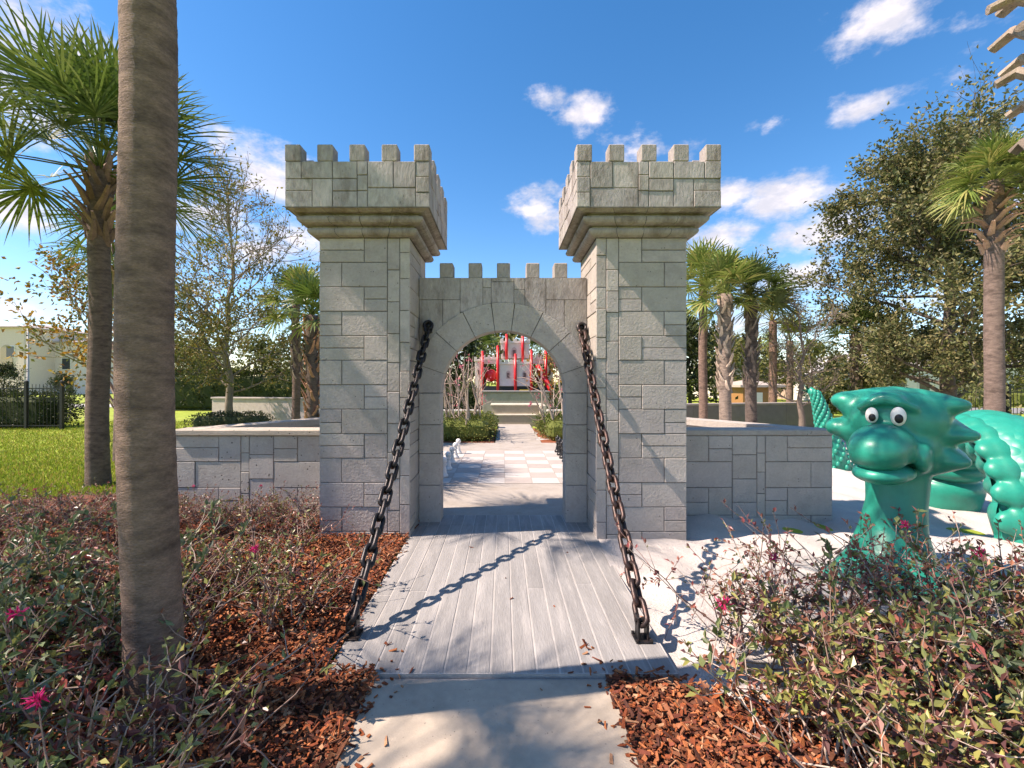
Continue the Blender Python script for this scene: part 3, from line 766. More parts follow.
# ------------------------------------------------------------------ broadleaf trees
def tree(label, cat, X, Y, H, Rc, seed, pal, bark, trunk_r, clear=.25, leaf=.10, nleaf=9, limbs=14, sub=6, twig=4, bare_top=0.0, up=.5, name='broadleaf_tree', group=None, gz=-.1, low=.0, lean=0, tiprad=.004, topw=.4):
    rng = np.random.default_rng(seed)
    t = thing(name, label, cat, (X,Y,gz), 0, group)
    m = MB(); LP = []; LD = []
    tr = [np.zeros(3)]
    nst = 9
    for i in range(1, nst+1):
        tr.append(np.array((rng.normal(0,.02*H)*i/nst + lean*i/nst, rng.normal(0,.02*H)*i/nst, H*.86*i/nst)))
    tr = np.array(tr)
    m.tube(tr, [trunk_r*(1.25 if i == 0 else 1)*(1-.9*i/nst)+tiprad for i in range(nst+1)], 8, bark)
    def seg(p, d, ln, r0, r1, k, trop):
        pts = [p]; d = nrm(d)
        for i in range(k):
            d = nrm(d + rng.normal(0,.16,3) + np.array((0,0,trop)))
            pts.append(pts[-1] + d*ln/k)
        m.tube(pts, np.linspace(r0, r1, k+1), 4 if r0 < .03 else 5, bark, cap=False)
        return np.array(pts), d
    for i in range(limbs):
        f = clear + (1-clear)*((i+.5)/limbs)
        z = f*H*.84
        p = np.array([np.interp(z, tr[:,2], tr[:,0]), np.interp(z, tr[:,2], tr[:,1]), z])
        az = i*2.399 + rng.normal(0,.4)
        g = (f-clear)/(1-clear)
        prof = (1-g)*(1-low) + topw*g + low*math.sin(math.pi*min(1,g*1.1+.05))
        ln = Rc*max(.3, prof)*rng.uniform(.8,1.15)
        d = np.array((math.cos(az), math.sin(az), .25 + up*g + rng.normal(0,.12)))
        r0 = trunk_r*.32*(1-.6*g)
        pts, dl = seg(p, d, ln, r0, r0*.3, 5, .06*up)
        for j in range(sub):
            u_ = .25 + .75*(j+rng.uniform(.2,.8))/sub
            q = np.array([np.interp(u_*5, range(6), pts[:,a]) for a in range(3)])
            dd = nrm(pts[min(5,int(u_*5)+1)]-pts[int(min(4,u_*5))]) + rng.normal(0,.6,3) + np.array((0,0,.1+.2*up))
            p2, d2 = seg(q, dd, ln*.42*rng.uniform(.6,1.2), r0*.28+tiprad, tiprad, 3, .05)
            for k in range(twig):
                q2 = p2[rng.integers(1,4)]; d3 = d2 + rng.normal(0,.7,3) + np.array((0,0,.15))
                p3, d3 = seg(q2, d3, ln*.22*rng.uniform(.6,1.3), tiprad*1.2, tiprad*.6, 2, .05)
                keep = 1.0 if p3[-1][2] < H*(1-bare_top) else .10
                nl = rng.poisson(nleaf*keep)
                for _ in range(nl):
                    a_ = p3[0] + (p3[-1]-p3[0])*rng.uniform(.1,1.15) + rng.normal(0,leaf*.9,3)
                    LP.append(a_); LD.append(d3 + rng.normal(0,.8,3) + np.array((0,0,-.2)))
    m.build('trunk', M_WOOD, t, True)
    if LP:
        n = len(LP); mm = MB()
        pal = np.array(pal)
        lp = np.array(LP)
        ci = (rng.integers(0,len(pal),n))
        c = pal[ci]*rng.uniform(.7,1.25,(n,1))
        mm.leaves(lp, np.array(LD), leaf*rng.uniform(.7,1.3,n), leaf*.6*rng.uniform(.7,1.2,n), c, rng)
        mm.build('crown', M_LEAF, t)
    return t
OLIVE = [(.11,.13,.03),(.16,.16,.04),(.20,.18,.045),(.08,.10,.028)]
AUTUM = [(.42,.21,.03),(.38,.26,.04),(.16,.16,.03),(.34,.20,.05),(.20,.10,.03),(.10,.12,.03)]
OAK = [(.10,.12,.042),(.14,.155,.05),(.20,.19,.075),(.085,.10,.042),(.24,.21,.095)]
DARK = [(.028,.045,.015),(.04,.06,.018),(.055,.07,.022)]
tree('sparse orange and yellow autumn tree on the left lawn', 'tree', wx(104,12.8), 12.8, 6.3, 2.1, 41, AUTUM, (.30,.27,.23), .11, .26, .13, 7, 22, 6, 4, .18, .9, low=.25)
tree('tall half bare olive green tree behind the left garden wall', 'tree', wx(229,16), 16, 9.6, 3.5, 42, [(.17,.18,.05),(.22,.22,.06),(.27,.24,.07),(.13,.15,.045),(.30,.21,.06)], (.24,.195,.155), .13, .15, .12, 22, 36, 8, 4, .40, .9, low=.35, tiprad=.008)
tree('small bare twiggy tree with few dull leaves left of the dragon tail', 'tree', wx(802,11.6), 11.6, 4.2, 1.35, 43, [(.17,.14,.06),(.12,.12,.05)], (.16,.125,.10), .085, .28, .07, 1.6, 18, 7, 5, .2, 1.2, low=.3)
tree('big spreading dark green oak rising behind the dragon', 'tree', wx(948,14), 14, 10.6, 3.9, 44, OAK, (.11,.09,.07), .22, .11, .13, 40, 46, 8, 5, .16, .55, low=.45)
# background trees, copies of three kinds
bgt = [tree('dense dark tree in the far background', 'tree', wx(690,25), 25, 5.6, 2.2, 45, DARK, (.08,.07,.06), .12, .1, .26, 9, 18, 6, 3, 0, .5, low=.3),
       tree('olive brown round tree in the far background', 'tree', wx(735,34), 34, 5.0, 2.3, 46, OLIVE, (.12,.1,.08), .12, .12, .26, 7, 18, 6, 3, 0, .6, low=.4),
       tree('rust tinted tree in the far background', 'tree', wx(562,26), 26, 4.4, 1.7, 47, AUTUM, (.14,.11,.09), .1, .15, .22, 6, 16, 6, 3, 0, .7, low=.3)]
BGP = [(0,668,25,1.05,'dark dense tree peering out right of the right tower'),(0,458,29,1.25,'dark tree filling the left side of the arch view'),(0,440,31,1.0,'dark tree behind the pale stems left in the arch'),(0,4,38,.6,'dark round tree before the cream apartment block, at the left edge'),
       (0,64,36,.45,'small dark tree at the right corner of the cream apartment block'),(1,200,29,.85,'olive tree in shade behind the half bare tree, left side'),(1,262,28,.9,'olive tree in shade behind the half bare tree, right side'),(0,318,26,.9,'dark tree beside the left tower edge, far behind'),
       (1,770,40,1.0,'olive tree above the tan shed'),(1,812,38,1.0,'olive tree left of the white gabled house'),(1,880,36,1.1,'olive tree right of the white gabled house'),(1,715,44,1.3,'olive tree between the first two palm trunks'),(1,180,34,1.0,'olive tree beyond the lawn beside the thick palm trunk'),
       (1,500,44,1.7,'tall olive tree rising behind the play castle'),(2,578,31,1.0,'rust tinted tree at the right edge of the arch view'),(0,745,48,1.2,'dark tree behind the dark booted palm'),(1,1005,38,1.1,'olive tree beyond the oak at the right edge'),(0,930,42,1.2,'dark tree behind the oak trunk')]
for k, px, Y, sc, lb in BGP:
    dup(bgt[k], (wx(px,Y), Y, -.1), px*.7, sc, lb)
bgt[0]['label'] = 'dark dense tree just left of the smooth brown palm'
bgt[1]['label'] = 'olive brown round tree behind the beige booted palm'
bgt[2]['label'] = 'rust tinted tree behind the pale stems right in the arch'

# conical evergreens
def conifer(label, px, Y, H, r, seed, cols):
    rng = np.random.default_rng(seed)
    t = thing('conical_evergreen', label, 'shrub', (wx(px,Y),Y,-.1))
    m = MB(); m.tube([(0,0,0),(0,0,H*.9)], [.07,.01], 6, (.12,.09,.07)); m.build('trunk', M_WOOD, t)
    n = 2600; z = H*(.05+.95*rng.uniform(0,1,n)**1.3*.99); a = rng.uniform(0,6.28,n)
    rr = r*(1-z/H)**.8*np.sqrt(rng.uniform(.35,1.05,n))*(1+.12*np.sin(a*5+z*4))
    P = np.stack([rr*np.cos(a), rr*np.sin(a), z],-1); D = np.stack([np.cos(a),np.sin(a),np.full(n,1.2)],-1)+rng.normal(0,.4,(n,3))
    c = np.array(cols)[rng.integers(0,len(cols),n)]*rng.uniform(.7,1.2,(n,1))
    mm = MB(); mm.leaves(P, D, .16, .09, c, rng); mm.build('crown', M_LEAF, t)
conifer('dark conical evergreen between the dragon tail and shaggy palm', 832, 22, 2.9, .75, 51, [(.06,.08,.02),(.08,.10,.025)])
conifer('bright green conical evergreen above the dragon head', 864, 21, 2.5, .9, 52, [(.10,.17,.025),(.13,.2,.03)])

# crepe myrtles seen through the arch
def myrtle(label, X, Y, H, seed, pink):
    rng = np.random.default_rng(seed)
    t = thing('crepe_myrtle', label, 'tree', (X,Y,-.02)); m = MB(); PF = []
    for i in range(5):
        az = i*2.399+rng.normal(0,.3); d = np.array((math.cos(az)*.16, math.sin(az)*.16, 1.))
        p = np.array((math.cos(az)*.1, math.sin(az)*.1, 0)); pts = [p]
        for k in range(6):
            d = nrm(d + rng.normal(0,.07,3)); pts.append(pts[-1]+d*H*.72/6)
        m.tube(pts, np.linspace(.032,.014,7), 6, np.array((.40,.33,.27))*rng.uniform(.8,1.15), cap=False)
        for j in range(6):
            q = pts[rng.integers(2,7)]; dd = nrm(d + rng.normal(0,.45,3)); pp = [q]
            for k in range(4):
                dd = nrm(dd+rng.normal(0,.18,3)+np.array((0,0,.1))); pp.append(pp[-1]+dd*H*.30/4*rng.uniform(.7,1.2))
            m.tube(pp, np.linspace(.011,.004,5), 4, np.array((.42,.31,.26))*rng.uniform(.8,1.1), cap=False)
            if rng.uniform() < pink: PF.append(pp[-1])
    m.build('trunk', M_WOOD, t, True)
    if PF:
        mm = MB(); P = np.repeat(np.array(PF), 7, 0)+rng.normal(0,.05,(len(PF)*7,3))
        c = np.array([(.75,.22,.30),(.6,.12,.2),(.7,.3,.34)])[rng.integers(0,3,len(P))]
        mm.leaves(P, rng.normal(0,1,P.shape), .07, .05, c, rng); mm.build('crown', M_PETAL, t)
for i, (px, Y, H, pk, lb) in enumerate(((452,13.0,2.5,.05,'bare pale crepe myrtle at the far left inside the arch view'),(464,12.5,2.5,.08,'bare crepe myrtle in the middle of the left hedge'),(477,13.4,2.35,.25,'pale crepe myrtle nearest the path on the left, a few pink tips'),
                                        (551,13.2,2.3,.3,'pale crepe myrtle in the right hedge beside the path, pink tips'),(563,12.6,2.8,.12,'bare crepe myrtle at the far right inside the arch view'))):
    myrtle(lb, wx(px,Y), Y, H, 60+i, pk)

# ------------------------------------------------------------------ clipped hedges
def hedge(label, x0, x1, y0, y1, z1, seed, cols, dens=420, leaf=.06, name='clipped_hedge', gz=-.05, cat='hedge'):
    rng = np.random.default_rng(seed)
    cx, cy = (x0+x1)/2, (y0+y1)/2; a, b = (x1-x0)/2, (y1-y0)/2; H = z1-gz
    t = thing(name, label, cat, (cx,cy,gz))
    m = MB(); m.box(-a*.84,a*.84,-b*.84,b*.84,.02,H*.86,np.mean(np.array(cols),0)*.8, min(a,b,H)*.22)
    for k in range(24):
        x, y = rng.uniform(-a*.8,a*.8), rng.uniform(-b*.8,b*.8)
        m.tube([(x,y,0),(x+rng.normal(0,.05),y+rng.normal(0,.05),H*.85)], [.012,.005], 4, (.10,.08,.06), cap=False)
    m.build('stems', M_WOOD, t)
    n = int(dens*(4*a*b + 2*H*(2*a+2*b)))
    P = rng.uniform(-1,1,(n,3)); 
    k = np.argmax(np.abs(P)*np.array([1,1,.9]), 1); sg = np.sign(P[np.arange(n),k]); P[np.arange(n),k] = sg*rng.uniform(.72,1.04,n)
    P[:,2] = np.where((k == 2), np.abs(P[:,2])*1, P[:,2])
    bump = 1+.06*np.sin(P[:,0]*a*7+seed)+.06*np.sin(P[:,1]*b*6)+.04*np.sin(P[:,0]*a*17+P[:,1]*b*13)
    rnd = 1-.16*(np.abs(P[:,0])**4*np.abs(P[:,2])**4 + np.abs(P[:,1])**4*np.abs(P[:,2])**4)
    Q = P*np.array([a,b,H/2])*(bump*rnd)[:,None]; D = P*np.array([1,1,1]) + rng.normal(0,.55,(n,3)) + np.array((0,0,.35))
    Q[:,2] = np.maximum(Q[:,2]+H/2, .01)
    c = np.array(cols)[rng.integers(0,len(cols),n)]*rng.uniform(.65,1.25,(n,1))
    mm = MB(); mm.leaves(Q, D, leaf*rng.uniform(.7,1.3,n), leaf*.6, c, rng); mm.build('foliage', M_LEAF, t)
BOX = [(.11,.15,.03),(.15,.18,.035),(.08,.12,.025),(.19,.19,.045)]
hedge('rounded green boxwood hedge left of the courtyard path', -1.9, -.28, 11.95, 15.4, .62, 71, BOX)
hedge('rounded green boxwood hedge right of the courtyard path', 1.10, 2.9, 11.95, 15.4, .60, 72, BOX)
m = MB(); m.box(-2.6,-.24,11.92,15.7,-.1,-.02,(.2,.07,.035)); m.box(1.04,3.4,11.92,15.7,-.1,-.02,(.24,.08,.04))
tag(m.build('planting_bed', M_CHIP), kind='structure')
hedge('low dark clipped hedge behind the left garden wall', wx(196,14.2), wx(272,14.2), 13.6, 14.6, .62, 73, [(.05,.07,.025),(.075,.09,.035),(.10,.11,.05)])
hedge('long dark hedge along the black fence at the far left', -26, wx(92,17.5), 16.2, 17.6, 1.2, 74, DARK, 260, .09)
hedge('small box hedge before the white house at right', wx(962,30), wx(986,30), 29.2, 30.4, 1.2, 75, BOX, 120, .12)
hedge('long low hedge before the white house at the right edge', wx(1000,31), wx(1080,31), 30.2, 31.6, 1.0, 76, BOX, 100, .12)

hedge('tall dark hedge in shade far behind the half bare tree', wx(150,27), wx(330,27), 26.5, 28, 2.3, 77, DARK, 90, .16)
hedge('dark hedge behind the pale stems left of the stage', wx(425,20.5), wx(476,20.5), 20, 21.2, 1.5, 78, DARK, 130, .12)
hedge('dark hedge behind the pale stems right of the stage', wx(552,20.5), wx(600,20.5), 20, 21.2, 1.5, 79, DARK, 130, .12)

# ------------------------------------------------------------------ flowering shrubs in the beds
def shrub(label, seed, H, Rr, nst, lv, pal, lsize, flowers, loc, group):
    rng = np.random.default_rng(seed)
    t = thing('flowering_shrub', label, 'shrub', loc, 0, group)
    m = MB(); LP = []; LD = []; TIP = []
    tw = [(.34,.26,.21),(.25,.17,.135),(.42,.34,.28),(.20,.12,.10)]
    for i in range(nst):
        az = rng.uniform(0,6.28); tilt = rng.uniform(.1,1.15)
        p = np.array((rng.normal(0,Rr*.22), rng.normal(0,Rr*.22), 0.))
        d = np.array((math.cos(az)*math.sin(tilt), math.sin(az)*math.sin(tilt), math.cos(tilt)))
        ln = H/ max(.5, math.cos(tilt))*rng.uniform(.6,1.12); ln = min(ln, Rr*1.7)
        pts = [p]; c = tw[rng.integers(0,4)]
        for k in range(6):
            d = nrm(d + rng.normal(0,.13,3) + np.array((0,0,.03))); pts.append(pts[-1]+d*ln/6)
        r0 = rng.uniform(.004,.0085)
        m.tube(pts, np.linspace(r0,.0018,7), 5, c, cap=False)
        pts = np.array(pts)
        runs = [(pts, d)]
        for j in range(rng.integers(3,6)):
            a = rng.integers(2,6); dd = nrm(pts[a+1]-pts[a] + rng.normal(0,.5,3)); q = [pts[a]]
            l2 = ln*rng.uniform(.2,.48)
            for k in range(4):
                dd = nrm(dd+rng.normal(0,.15,3)+np.array((0,0,.05))); q.append(q[-1]+dd*l2/4)
            m.tube(q, np.linspace(r0*.55,.0014,5), 4, c, cap=False)
            runs.append((np.array(q), dd))
        for q, dd in runs:
            TIP.append(q[-1])
            nl = rng.poisson(lv)
            for _ in range(nl):
                u_ = (1-rng.uniform(0,1)**1.6*.8)*(len(q)-1)
                k = min(len(q)-2, int(u_)); a = q[k]+(q[k+1]-q[k])*(u_-k)
                if a[2] < .04: continue
                LP.append(a); LD.append(nrm(q[k+1]-q[k])*.7 + rng.normal(0,.7,3) + np.array((0,0,.15)))
    m.build('stems', M_TWIG, t, True)
    n = len(LP); pal = np.array(pal); LP = np.array(LP)
    # one hue per spray of leaves, so neighbours agree
    key = (np.sin(LP[:,0]*9+seed)+np.sin(LP[:,1]*8+seed*2)+np.sin(LP[:,2]*7))*.17+.5
    ci = np.clip(((key+rng.normal(0,.22,n))*len(pal)).astype(int),0,len(pal)-1)
    mm = MB(); mm.leaves(LP, np.array(LD), lsize*rng.uniform(.55,1.3,n), lsize*.52*rng.uniform(.7,1.2,n), pal[ci]*rng.uniform(.7,1.3,(n,1)), rng, up=1.2)
    mm.build('foliage', M_SHRUB, t)
    TIP.sort(key=lambda q: -q[2])
    for i in range(flowers):
        c = TIP[i*3 % len(TIP)]; f = MB(); k = 26
        P = np.tile(c,(k,1))+rng.normal(0,.006,(k,3)); cc = np.array([(.62,.02,.16),(.72,.05,.24),(.5,.015,.10)])[rng.integers(0,3,k)]
        f.leaves(P, rng.normal(0,1,(k,3))+np.array((0,0,.3)), .034, .008, cc, rng); f.build('flower', M_PETAL, t)
    return t
PG = [(.09,.14,.055),(.13,.18,.075),(.15,.18,.08),(.09,.12,.07),(.21,.23,.07),(.19,.08,.055),(.26,.07,.06)]
PR = [(.25,.065,.06),(.33,.12,.085),(.16,.06,.065),(.38,.16,.09),(.12,.13,.05),(.17,.18,.06),(.30,.09,.065)]
PM = [(.11,.15,.055),(.17,.20,.07),(.22,.09,.065),(.28,.12,.07),(.20,.22,.065),(.29,.28,.08),(.13,.055,.05)]
sA = shrub('sprawling green leaved shrub in the lower left corner, magenta flowers showing', 81, .50, .55, 28, 13, PG, .052, 3, (-1.95,1.62,.02), 'flowering shrubs in the left bed')
sB = shrub('bare twigged low shrub in front of the thick palm trunk', 82, .45, .5, 26, 8, PM, .045, 1, (-1.42,1.75,.02), 'flowering shrubs in the left bed')
sC = shrub('reddish twiggy shrub standing in sand at the left end of the right bed', 83, .58, .5, 18, 8, PR, .038, 1, (1.45,2.72,-.03), 'flowering shrubs in the right bed')
sD = shrub('green and bronze leaved shrub low at the front of the right bed', 84, .46, .55, 26, 12, PM, .050, 1, (1.35,1.98,.0), 'flowering shrubs in the right bed')
LG = 'flowering shrubs in the left bed'; RG = 'flowering shrubs in the right bed'
rs = random.Random(9)
PL = [0]
def place(proto, x, y, sc, label, g, z=.02):
    PL[0] += 1
    return dup(proto, (x,y,z), rs.uniform(0,6.28), sc, label, g, PL[0] % 5 != 0)
# left bed, front to back; those that nothing tells apart share a label
for pr, x, y, sc, lb in ((sA,-1.45,1.28,.8,'green leaved shrub at the very bottom of the picture left of the path'),
        (sA,-2.45,2.15,1.0,'dark green shrub left of the thick palm trunk foot'),(sB,-2.05,2.55,1.0,'thin shrub just behind the thick palm trunk foot'),(sA,-2.9,2.85,1.1,'broad green shrub at the left edge, behind the front row'),
        (sB,-1.5,3.05,.95,'twiggy half bare shrub right of the palm trunk in open mulch'),(sB,-2.05,3.5,.9,'red tinged shrub right of the palm trunk, farther back'),(sC,-1.95,4.35,.72,'low red leaved shrub left of the shaded tower foot')):
    place(pr, x, y, sc, lb, LG)
for i in range(15):
    f = i/14; x = -5.6 + 3.4*f + rs.uniform(-.12,.12); y = 5.0 + rs.uniform(-.15,.2)
    place((sC,sB,sC)[i % 3], x, y, rs.uniform(.56,.78), 'low reddish shrub in the back row before the pale garden wall and lawn', 'back row of reddish shrubs')
for i in range(12):
    x = -4.9 + 2.5*(i % 8)/7 + rs.uniform(-.15,.15) - .3*(i//8); y = (3.45 if i < 8 else 4.2) + rs.uniform(-.2,.2)
    place((sC,sB,sC)[i % 3], x, y, rs.uniform(.62,.88), 'mixed green and red shrub in the crowded middle of the left bed', 'crowded middle shrubs of the left bed')
for i in range(4):
    place(sA, -3.3+.42*i+rs.uniform(-.1,.1)-.2, 2.3+.12*(i % 2), .9, 'dense dark green shrub at the left edge of the picture', 'dense shrubs at the left edge')
# right bed
for pr, x, y, sc, lb in ((sC,1.95,2.95,1.0,'reddish shrub in front of sand, second from the chain foot'),(sC,2.45,3.05,1.08,'reddish shrub covering the left half of the dragon base'),(sC,2.95,3.0,1.12,'tall red leaved shrub covering the right half of the dragon base'),
        (sC,3.45,3.15,.95,'reddish shrub before the dragon hump at the right edge'),(sD,1.85,2.35,1.0,'olive green shrub in the middle of the right bed'),(sD,2.45,2.45,1.05,'green shrub between red shrubs below the dragon'),(sD,2.95,2.4,1.0,'dark green shrub at the right edge of the right bed'),
        (sD,1.75,1.72,.95,'yellow green shrub at the bottom of the picture right of the path'),(sA,2.25,1.85,1.0,'large leaved dark shrub in the lower right corner'),(sA,2.75,2.0,.95,'glossy dark shrub at the lower right edge')):
    place(pr, x, y, sc, lb, RG, 0)

# ------------------------------------------------------------------ teal dragon
def solid(m, name, mt, parent, voxel, it=6):
    o = m.build(name, None)
    md = o.modifiers.new('r', 'REMESH'); md.mode = 'VOXEL'; md.voxel_size = voxel
    sm = o.modifiers.new('s', 'SMOOTH'); sm.factor = .5; sm.iterations = it
    dg = bpy.context.evaluated_depsgraph_get(); me = bpy.data.meshes.new_from_object(o.evaluated_get(dg))
    o.modifiers.clear(); old = o.data; o.data = me; bpy.data.meshes.remove(old); me.name = name
    me.materials.clear(); me.materials.append(mt)
    me.polygons.foreach_set('use_smooth', np.ones(len(me.polygons), bool)); me.update()
    o.parent = parent
    return o
DX, DY = wx(890,3.75), 3.75
fd = Vector((-DX,-DY,0)).normalized(); lf = Vector((-fd.y,fd.x,0))*-1
FA = 8
face = (fd*math.cos(R(FA)) + Vector((fd.y*1,-fd.x*1,0))*math.sin(R(FA))).normalized()
rz = math.atan2(face.y, face.x) + R(90)      # local -Y looks along "face", local +X is the viewer's right
dr = thing('dragon_sculpture', 'teal cartoon dragon head with white eyes rising from the sand', 'play sculpture', (DX,DY,-.05), rz)
HZ = 1.164+.05
m = MB()
frill = [(x*(.955 if x > 0 else 1.08), z) for x, z in [(-.30,.35),(-.14,.385),(0,.40),(.20,.375),(.38,.325),(.455,.25),(.43,.19),(.36,.165),(.44,.10),(.545,.016),(.47,-.03),(.385,-.075),(.45,-.125),(.49,-.20),(.40,-.27),(.26,-.33),(.10,-.40),(-.12,-.36),(-.22,-.22),(-.30,-.11),(-.385,-.03),(-.42,.03),(-.375,.085),(-.31,.13),(-.36,.20),(-.395,.27),(-.37,.33)]]
Fp = np.array(frill)
o_ = np.array((0,.10,HZ)); ex = np.array((1.,0,0)); ez = np.array((0,0,1.)); ey = np.array((0,1.,0))
# frill: lens-like solid, thick in the middle and thin at the scalloped rim
V = []; k = len(Fp); lay = [(0.0,-.20,.0),(.55,-.19,.0),(.85,-.16,.0),(.96,-.12,0),(1.0,-.05,0),(1.0,.04,0),(.8,.13,0),(.4,.2,0),(0,.22,0)]
for s_, dpt, _ in lay:
    for (x,z) in Fp: V.append(o_+ex*(x*s_)+ez*(z*s_)+ey*(dpt + .10*s_*s_))
Q = [(j*k+i, j*k+(i+1)%k, (j+1)*k+(i+1)%k, (j+1)*k+i) for j in range(len(lay)-1) for i in range(k)]
m.add(V, Q, (.5,.5,.5))
# three ribs fan out to the points on each side
for (x,z) in ((.45,.26),(.53,.016),(.47,-.19),(-.385,.28),(-.41,.03)):
    m.tube([o_+np.array((x*.15,-.10,z*.15)), o_+np.array((x*.6,-.02,z*.6)), o_+np.array((x*.97,.06,z*.97))], [.10,.075,.025], 10, (.5,.5,.5))
m.ellipsoid(o_+np.array((.04,-.06,.12)), (.33,.23,.25))              # forehead
m.ellipsoid(o_+np.array((.04,-.08,-.08)), (.28,.22,.28))            # face mass
m.ellipsoid(o_+np.array((0,-.24,.30)), (.12,.10,.06))             # brow crest
for sx in (-1,1):
    m.tube([o_+np.array((sx*.01,-.30,.285)), o_+np.array((sx*.09,-.31,.275)), o_+np.array((sx*.19,-.25,.215))], [.03,.036,.03], 10, (.5,.5,.5))
for (x,z,a_,b_) in ((-.31,.27,.13,.085),(-.37,.03,.11,.085),(-.20,-.14,.12,.10),(.33,.25,.15,.07),(.37,.02,.16,.062),(.33,-.19,.15,.07)):
    m.ellipsoid(o_+np.array((x,.02,z)), (a_,.14,b_))
solid_body = m
m2 = m
m2.ellipsoid(o_+np.array((-.01,-.38,-.075)), (.215,.28,.18))          # muzzle
m2.ellipsoid(o_+np.array((-.015,-.47,-.10)), (.198,.225,.168))
for sx in (-1,1):
    m2.ellipsoid(o_+np.array((sx*.20+.02,-.27,-.15)), (.06,.15,.12))    # cheek lobes
m2.tube([o_+np.array((.02,.12,-.2)), (.02,.13,.62), (.0,.12,.40), (0,.08,.18), (0,.02,.02), (0,0,-.1)], [.23,.205,.23,.30,.40,.45], 22, (.5,.5,.5))
m2.ellipsoid((-.25,-.22,.02),(.17,.2,.10)); m2.ellipsoid((.27,-.2,.02),(.17,.2,.10))   # foot bulges
solid(m2, 'head', M_TEAL, dr, .016, 14)
m = MB(); m.ellipsoid(o_+np.array((-.005,-.34,-.275)), (.20,.28,.085)); m.ellipsoid(o_+np.array((-.01,-.45,-.285)), (.18,.19,.078))
solid(m, 'lower_jaw', M_TEAL, dr, .014, 3)
for sx, sc in ((-1,.9),(1,1.05)):
    m = MB(); m.ellipsoid((0,0,0), (.047*sc,.035,.072*sc), nu=24, nv=16)
    e = m.build('eye', M_PAINTW, dr, True, o_+np.array((sx*.082,-.325,.165)))
    m = MB(); m.ellipsoid((.008,-.034,-.016), (.026*sc,.014,.034*sc)); m.build('pupil', M_BLACK, e, True)

# dragon hump: an arch of body with scaled back, ringed belly and scalloped fins
A = np.array((5.58,4.72)); B = np.array((5.95,6.0)); hp = thing('dragon_sculpture', 'arched teal dragon body with scales and scalloped fins, right edge', 'play sculpture', ((A[0]+B[0])/2, (A[1]+B[1])/2, -.05), math.atan2(B[1]-A[1], B[0]-A[0]))
half = np.linalg.norm(B-A)/2
def arch_pt(t_): return np.array((-half*math.cos(t_)*1.04, 0, 1.02*math.sin(t_)**.8 if math.sin(t_) > 0 else 0.0))
ts = np.linspace(.0, math.pi, 41)
C0 = np.array([arch_pt(t_) for t_ in ts]); C0[0][2] = -.1; C0[-1][2] = -.1
Tn = nrm(np.gradient(C0, axis=0)); side = np.array((0,1.,0)); On = np.cross(side, Tn)*-1
On = np.where((np.sum(On*C0,1) < 0)[:,None], -On, On)
m = MB(); V = []; ns = 18
for i in range(len(ts)):
    for j in range(ns):
        a = R(-100+200*j/(ns-1)); V.append(C0[i]+On[i]*.30*math.cos(a)+side*.33*math.sin(a))
m.add(V, [(i*ns+j, i*ns+j+1, (i+1)*ns+j+1, (i+1)*ns+j) for i in range(len(ts)-1) for j in range(ns-1)], (.5,.5,.5))
m.build('scaled_back', M_SCALE, hp, True)
m = MB(); nr = 10; sub = 10; V = []; nb = 13
for i in range((nr)*sub+1):
    t_ = math.pi*i/(nr*sub); f = i/sub % 1.0; bl = abs(math.sin(math.pi*f))**.45
    c = np.array([np.interp(t_, ts, C0[:,a]) for a in range(3)]); n_ = nrm(np.array([np.interp(t_, ts, On[:,a]) for a in range(3)]))
    for j in range(nb):
        a = R(80+200*j/(nb-1)); rr = .19+.11*bl
        V.append(c+n_*rr*math.cos(a)+side*(rr+.07)*math.sin(a))
m.add(V, [(i*nb+j, i*nb+j+1, (i+1)*nb+j+1, (i+1)*nb+j) for i in range(nr*sub) for j in range(nb-1)], (.5,.5,.5))
m.build('ringed_belly', M_TEAL, hp, True)
for sg in (-1,1):
    m = MB()
    for k in range(13):
        t_ = R(7+k*13.8)
        c = np.array([np.interp(t_, ts, C0[:,a]) for a in range(3)]); n_ = nrm(np.array([np.interp(t_, ts, On[:,a]) for a in range(3)])); tg = np.cross(n_, side)
        m.ellipsoid(c + side*sg*.31 + n_*.14, (.125,.135,.085), M=np.stack([tg, side, n_], 1), nu=16, nv=10)
        m.ellipsoid(c + side*sg*.24 + n_*.15, (.16,.12,.10), M=np.stack([tg, side, n_], 1), nu=16, nv=10)
    solid(m, 'fin_row', M_TEAL, hp, .022, 5)

# dragon tail standing beyond the garden wall
tl = thing('dragon_sculpture', 'small teal bumpy dragon tail upright beyond the grey garden wall', 'play sculpture', (wx(832,8.6),8.6,-.05), R(-20))
m = MB(); path = [(.10,0,-.05),(.02,0,.3),(-.08,0,.65),(-.14,0,.95),(-.20,0,1.2),(-.27,0,1.42),(-.37,0,1.52)]
m.tube(path, [.24,.21,.165,.13,.10,.07,.05], 16, (.5,.5,.5))
for k in range(170):
    f = k/170*5.4; i = int(f); p = np.array(path[i])*(1-f+i)+np.array(path[i+1])*(f-i); r_ = np.interp(f, range(7), [.24,.21,.165,.13,.10,.07,.05]); a = k*2.399
    m.ellipsoid(p+np.array((math.cos(a)*r_, math.sin(a)*r_, .0)), (.036,.036,.055), nu=8, nv=6)
m.build('tail_shaft', M_TEAL, tl, True)
m = MB(); m.prism([(-.32,1.47),(-.46,1.60),(-.40,1.49),(-.52,1.50),(-.36,1.42)], (0,0,0), (1,0,0), (0,0,1), (0,1,0), -.03, .03, (.5,.5,.5), .01)
m.build('tail_fin', M_TEAL, tl)

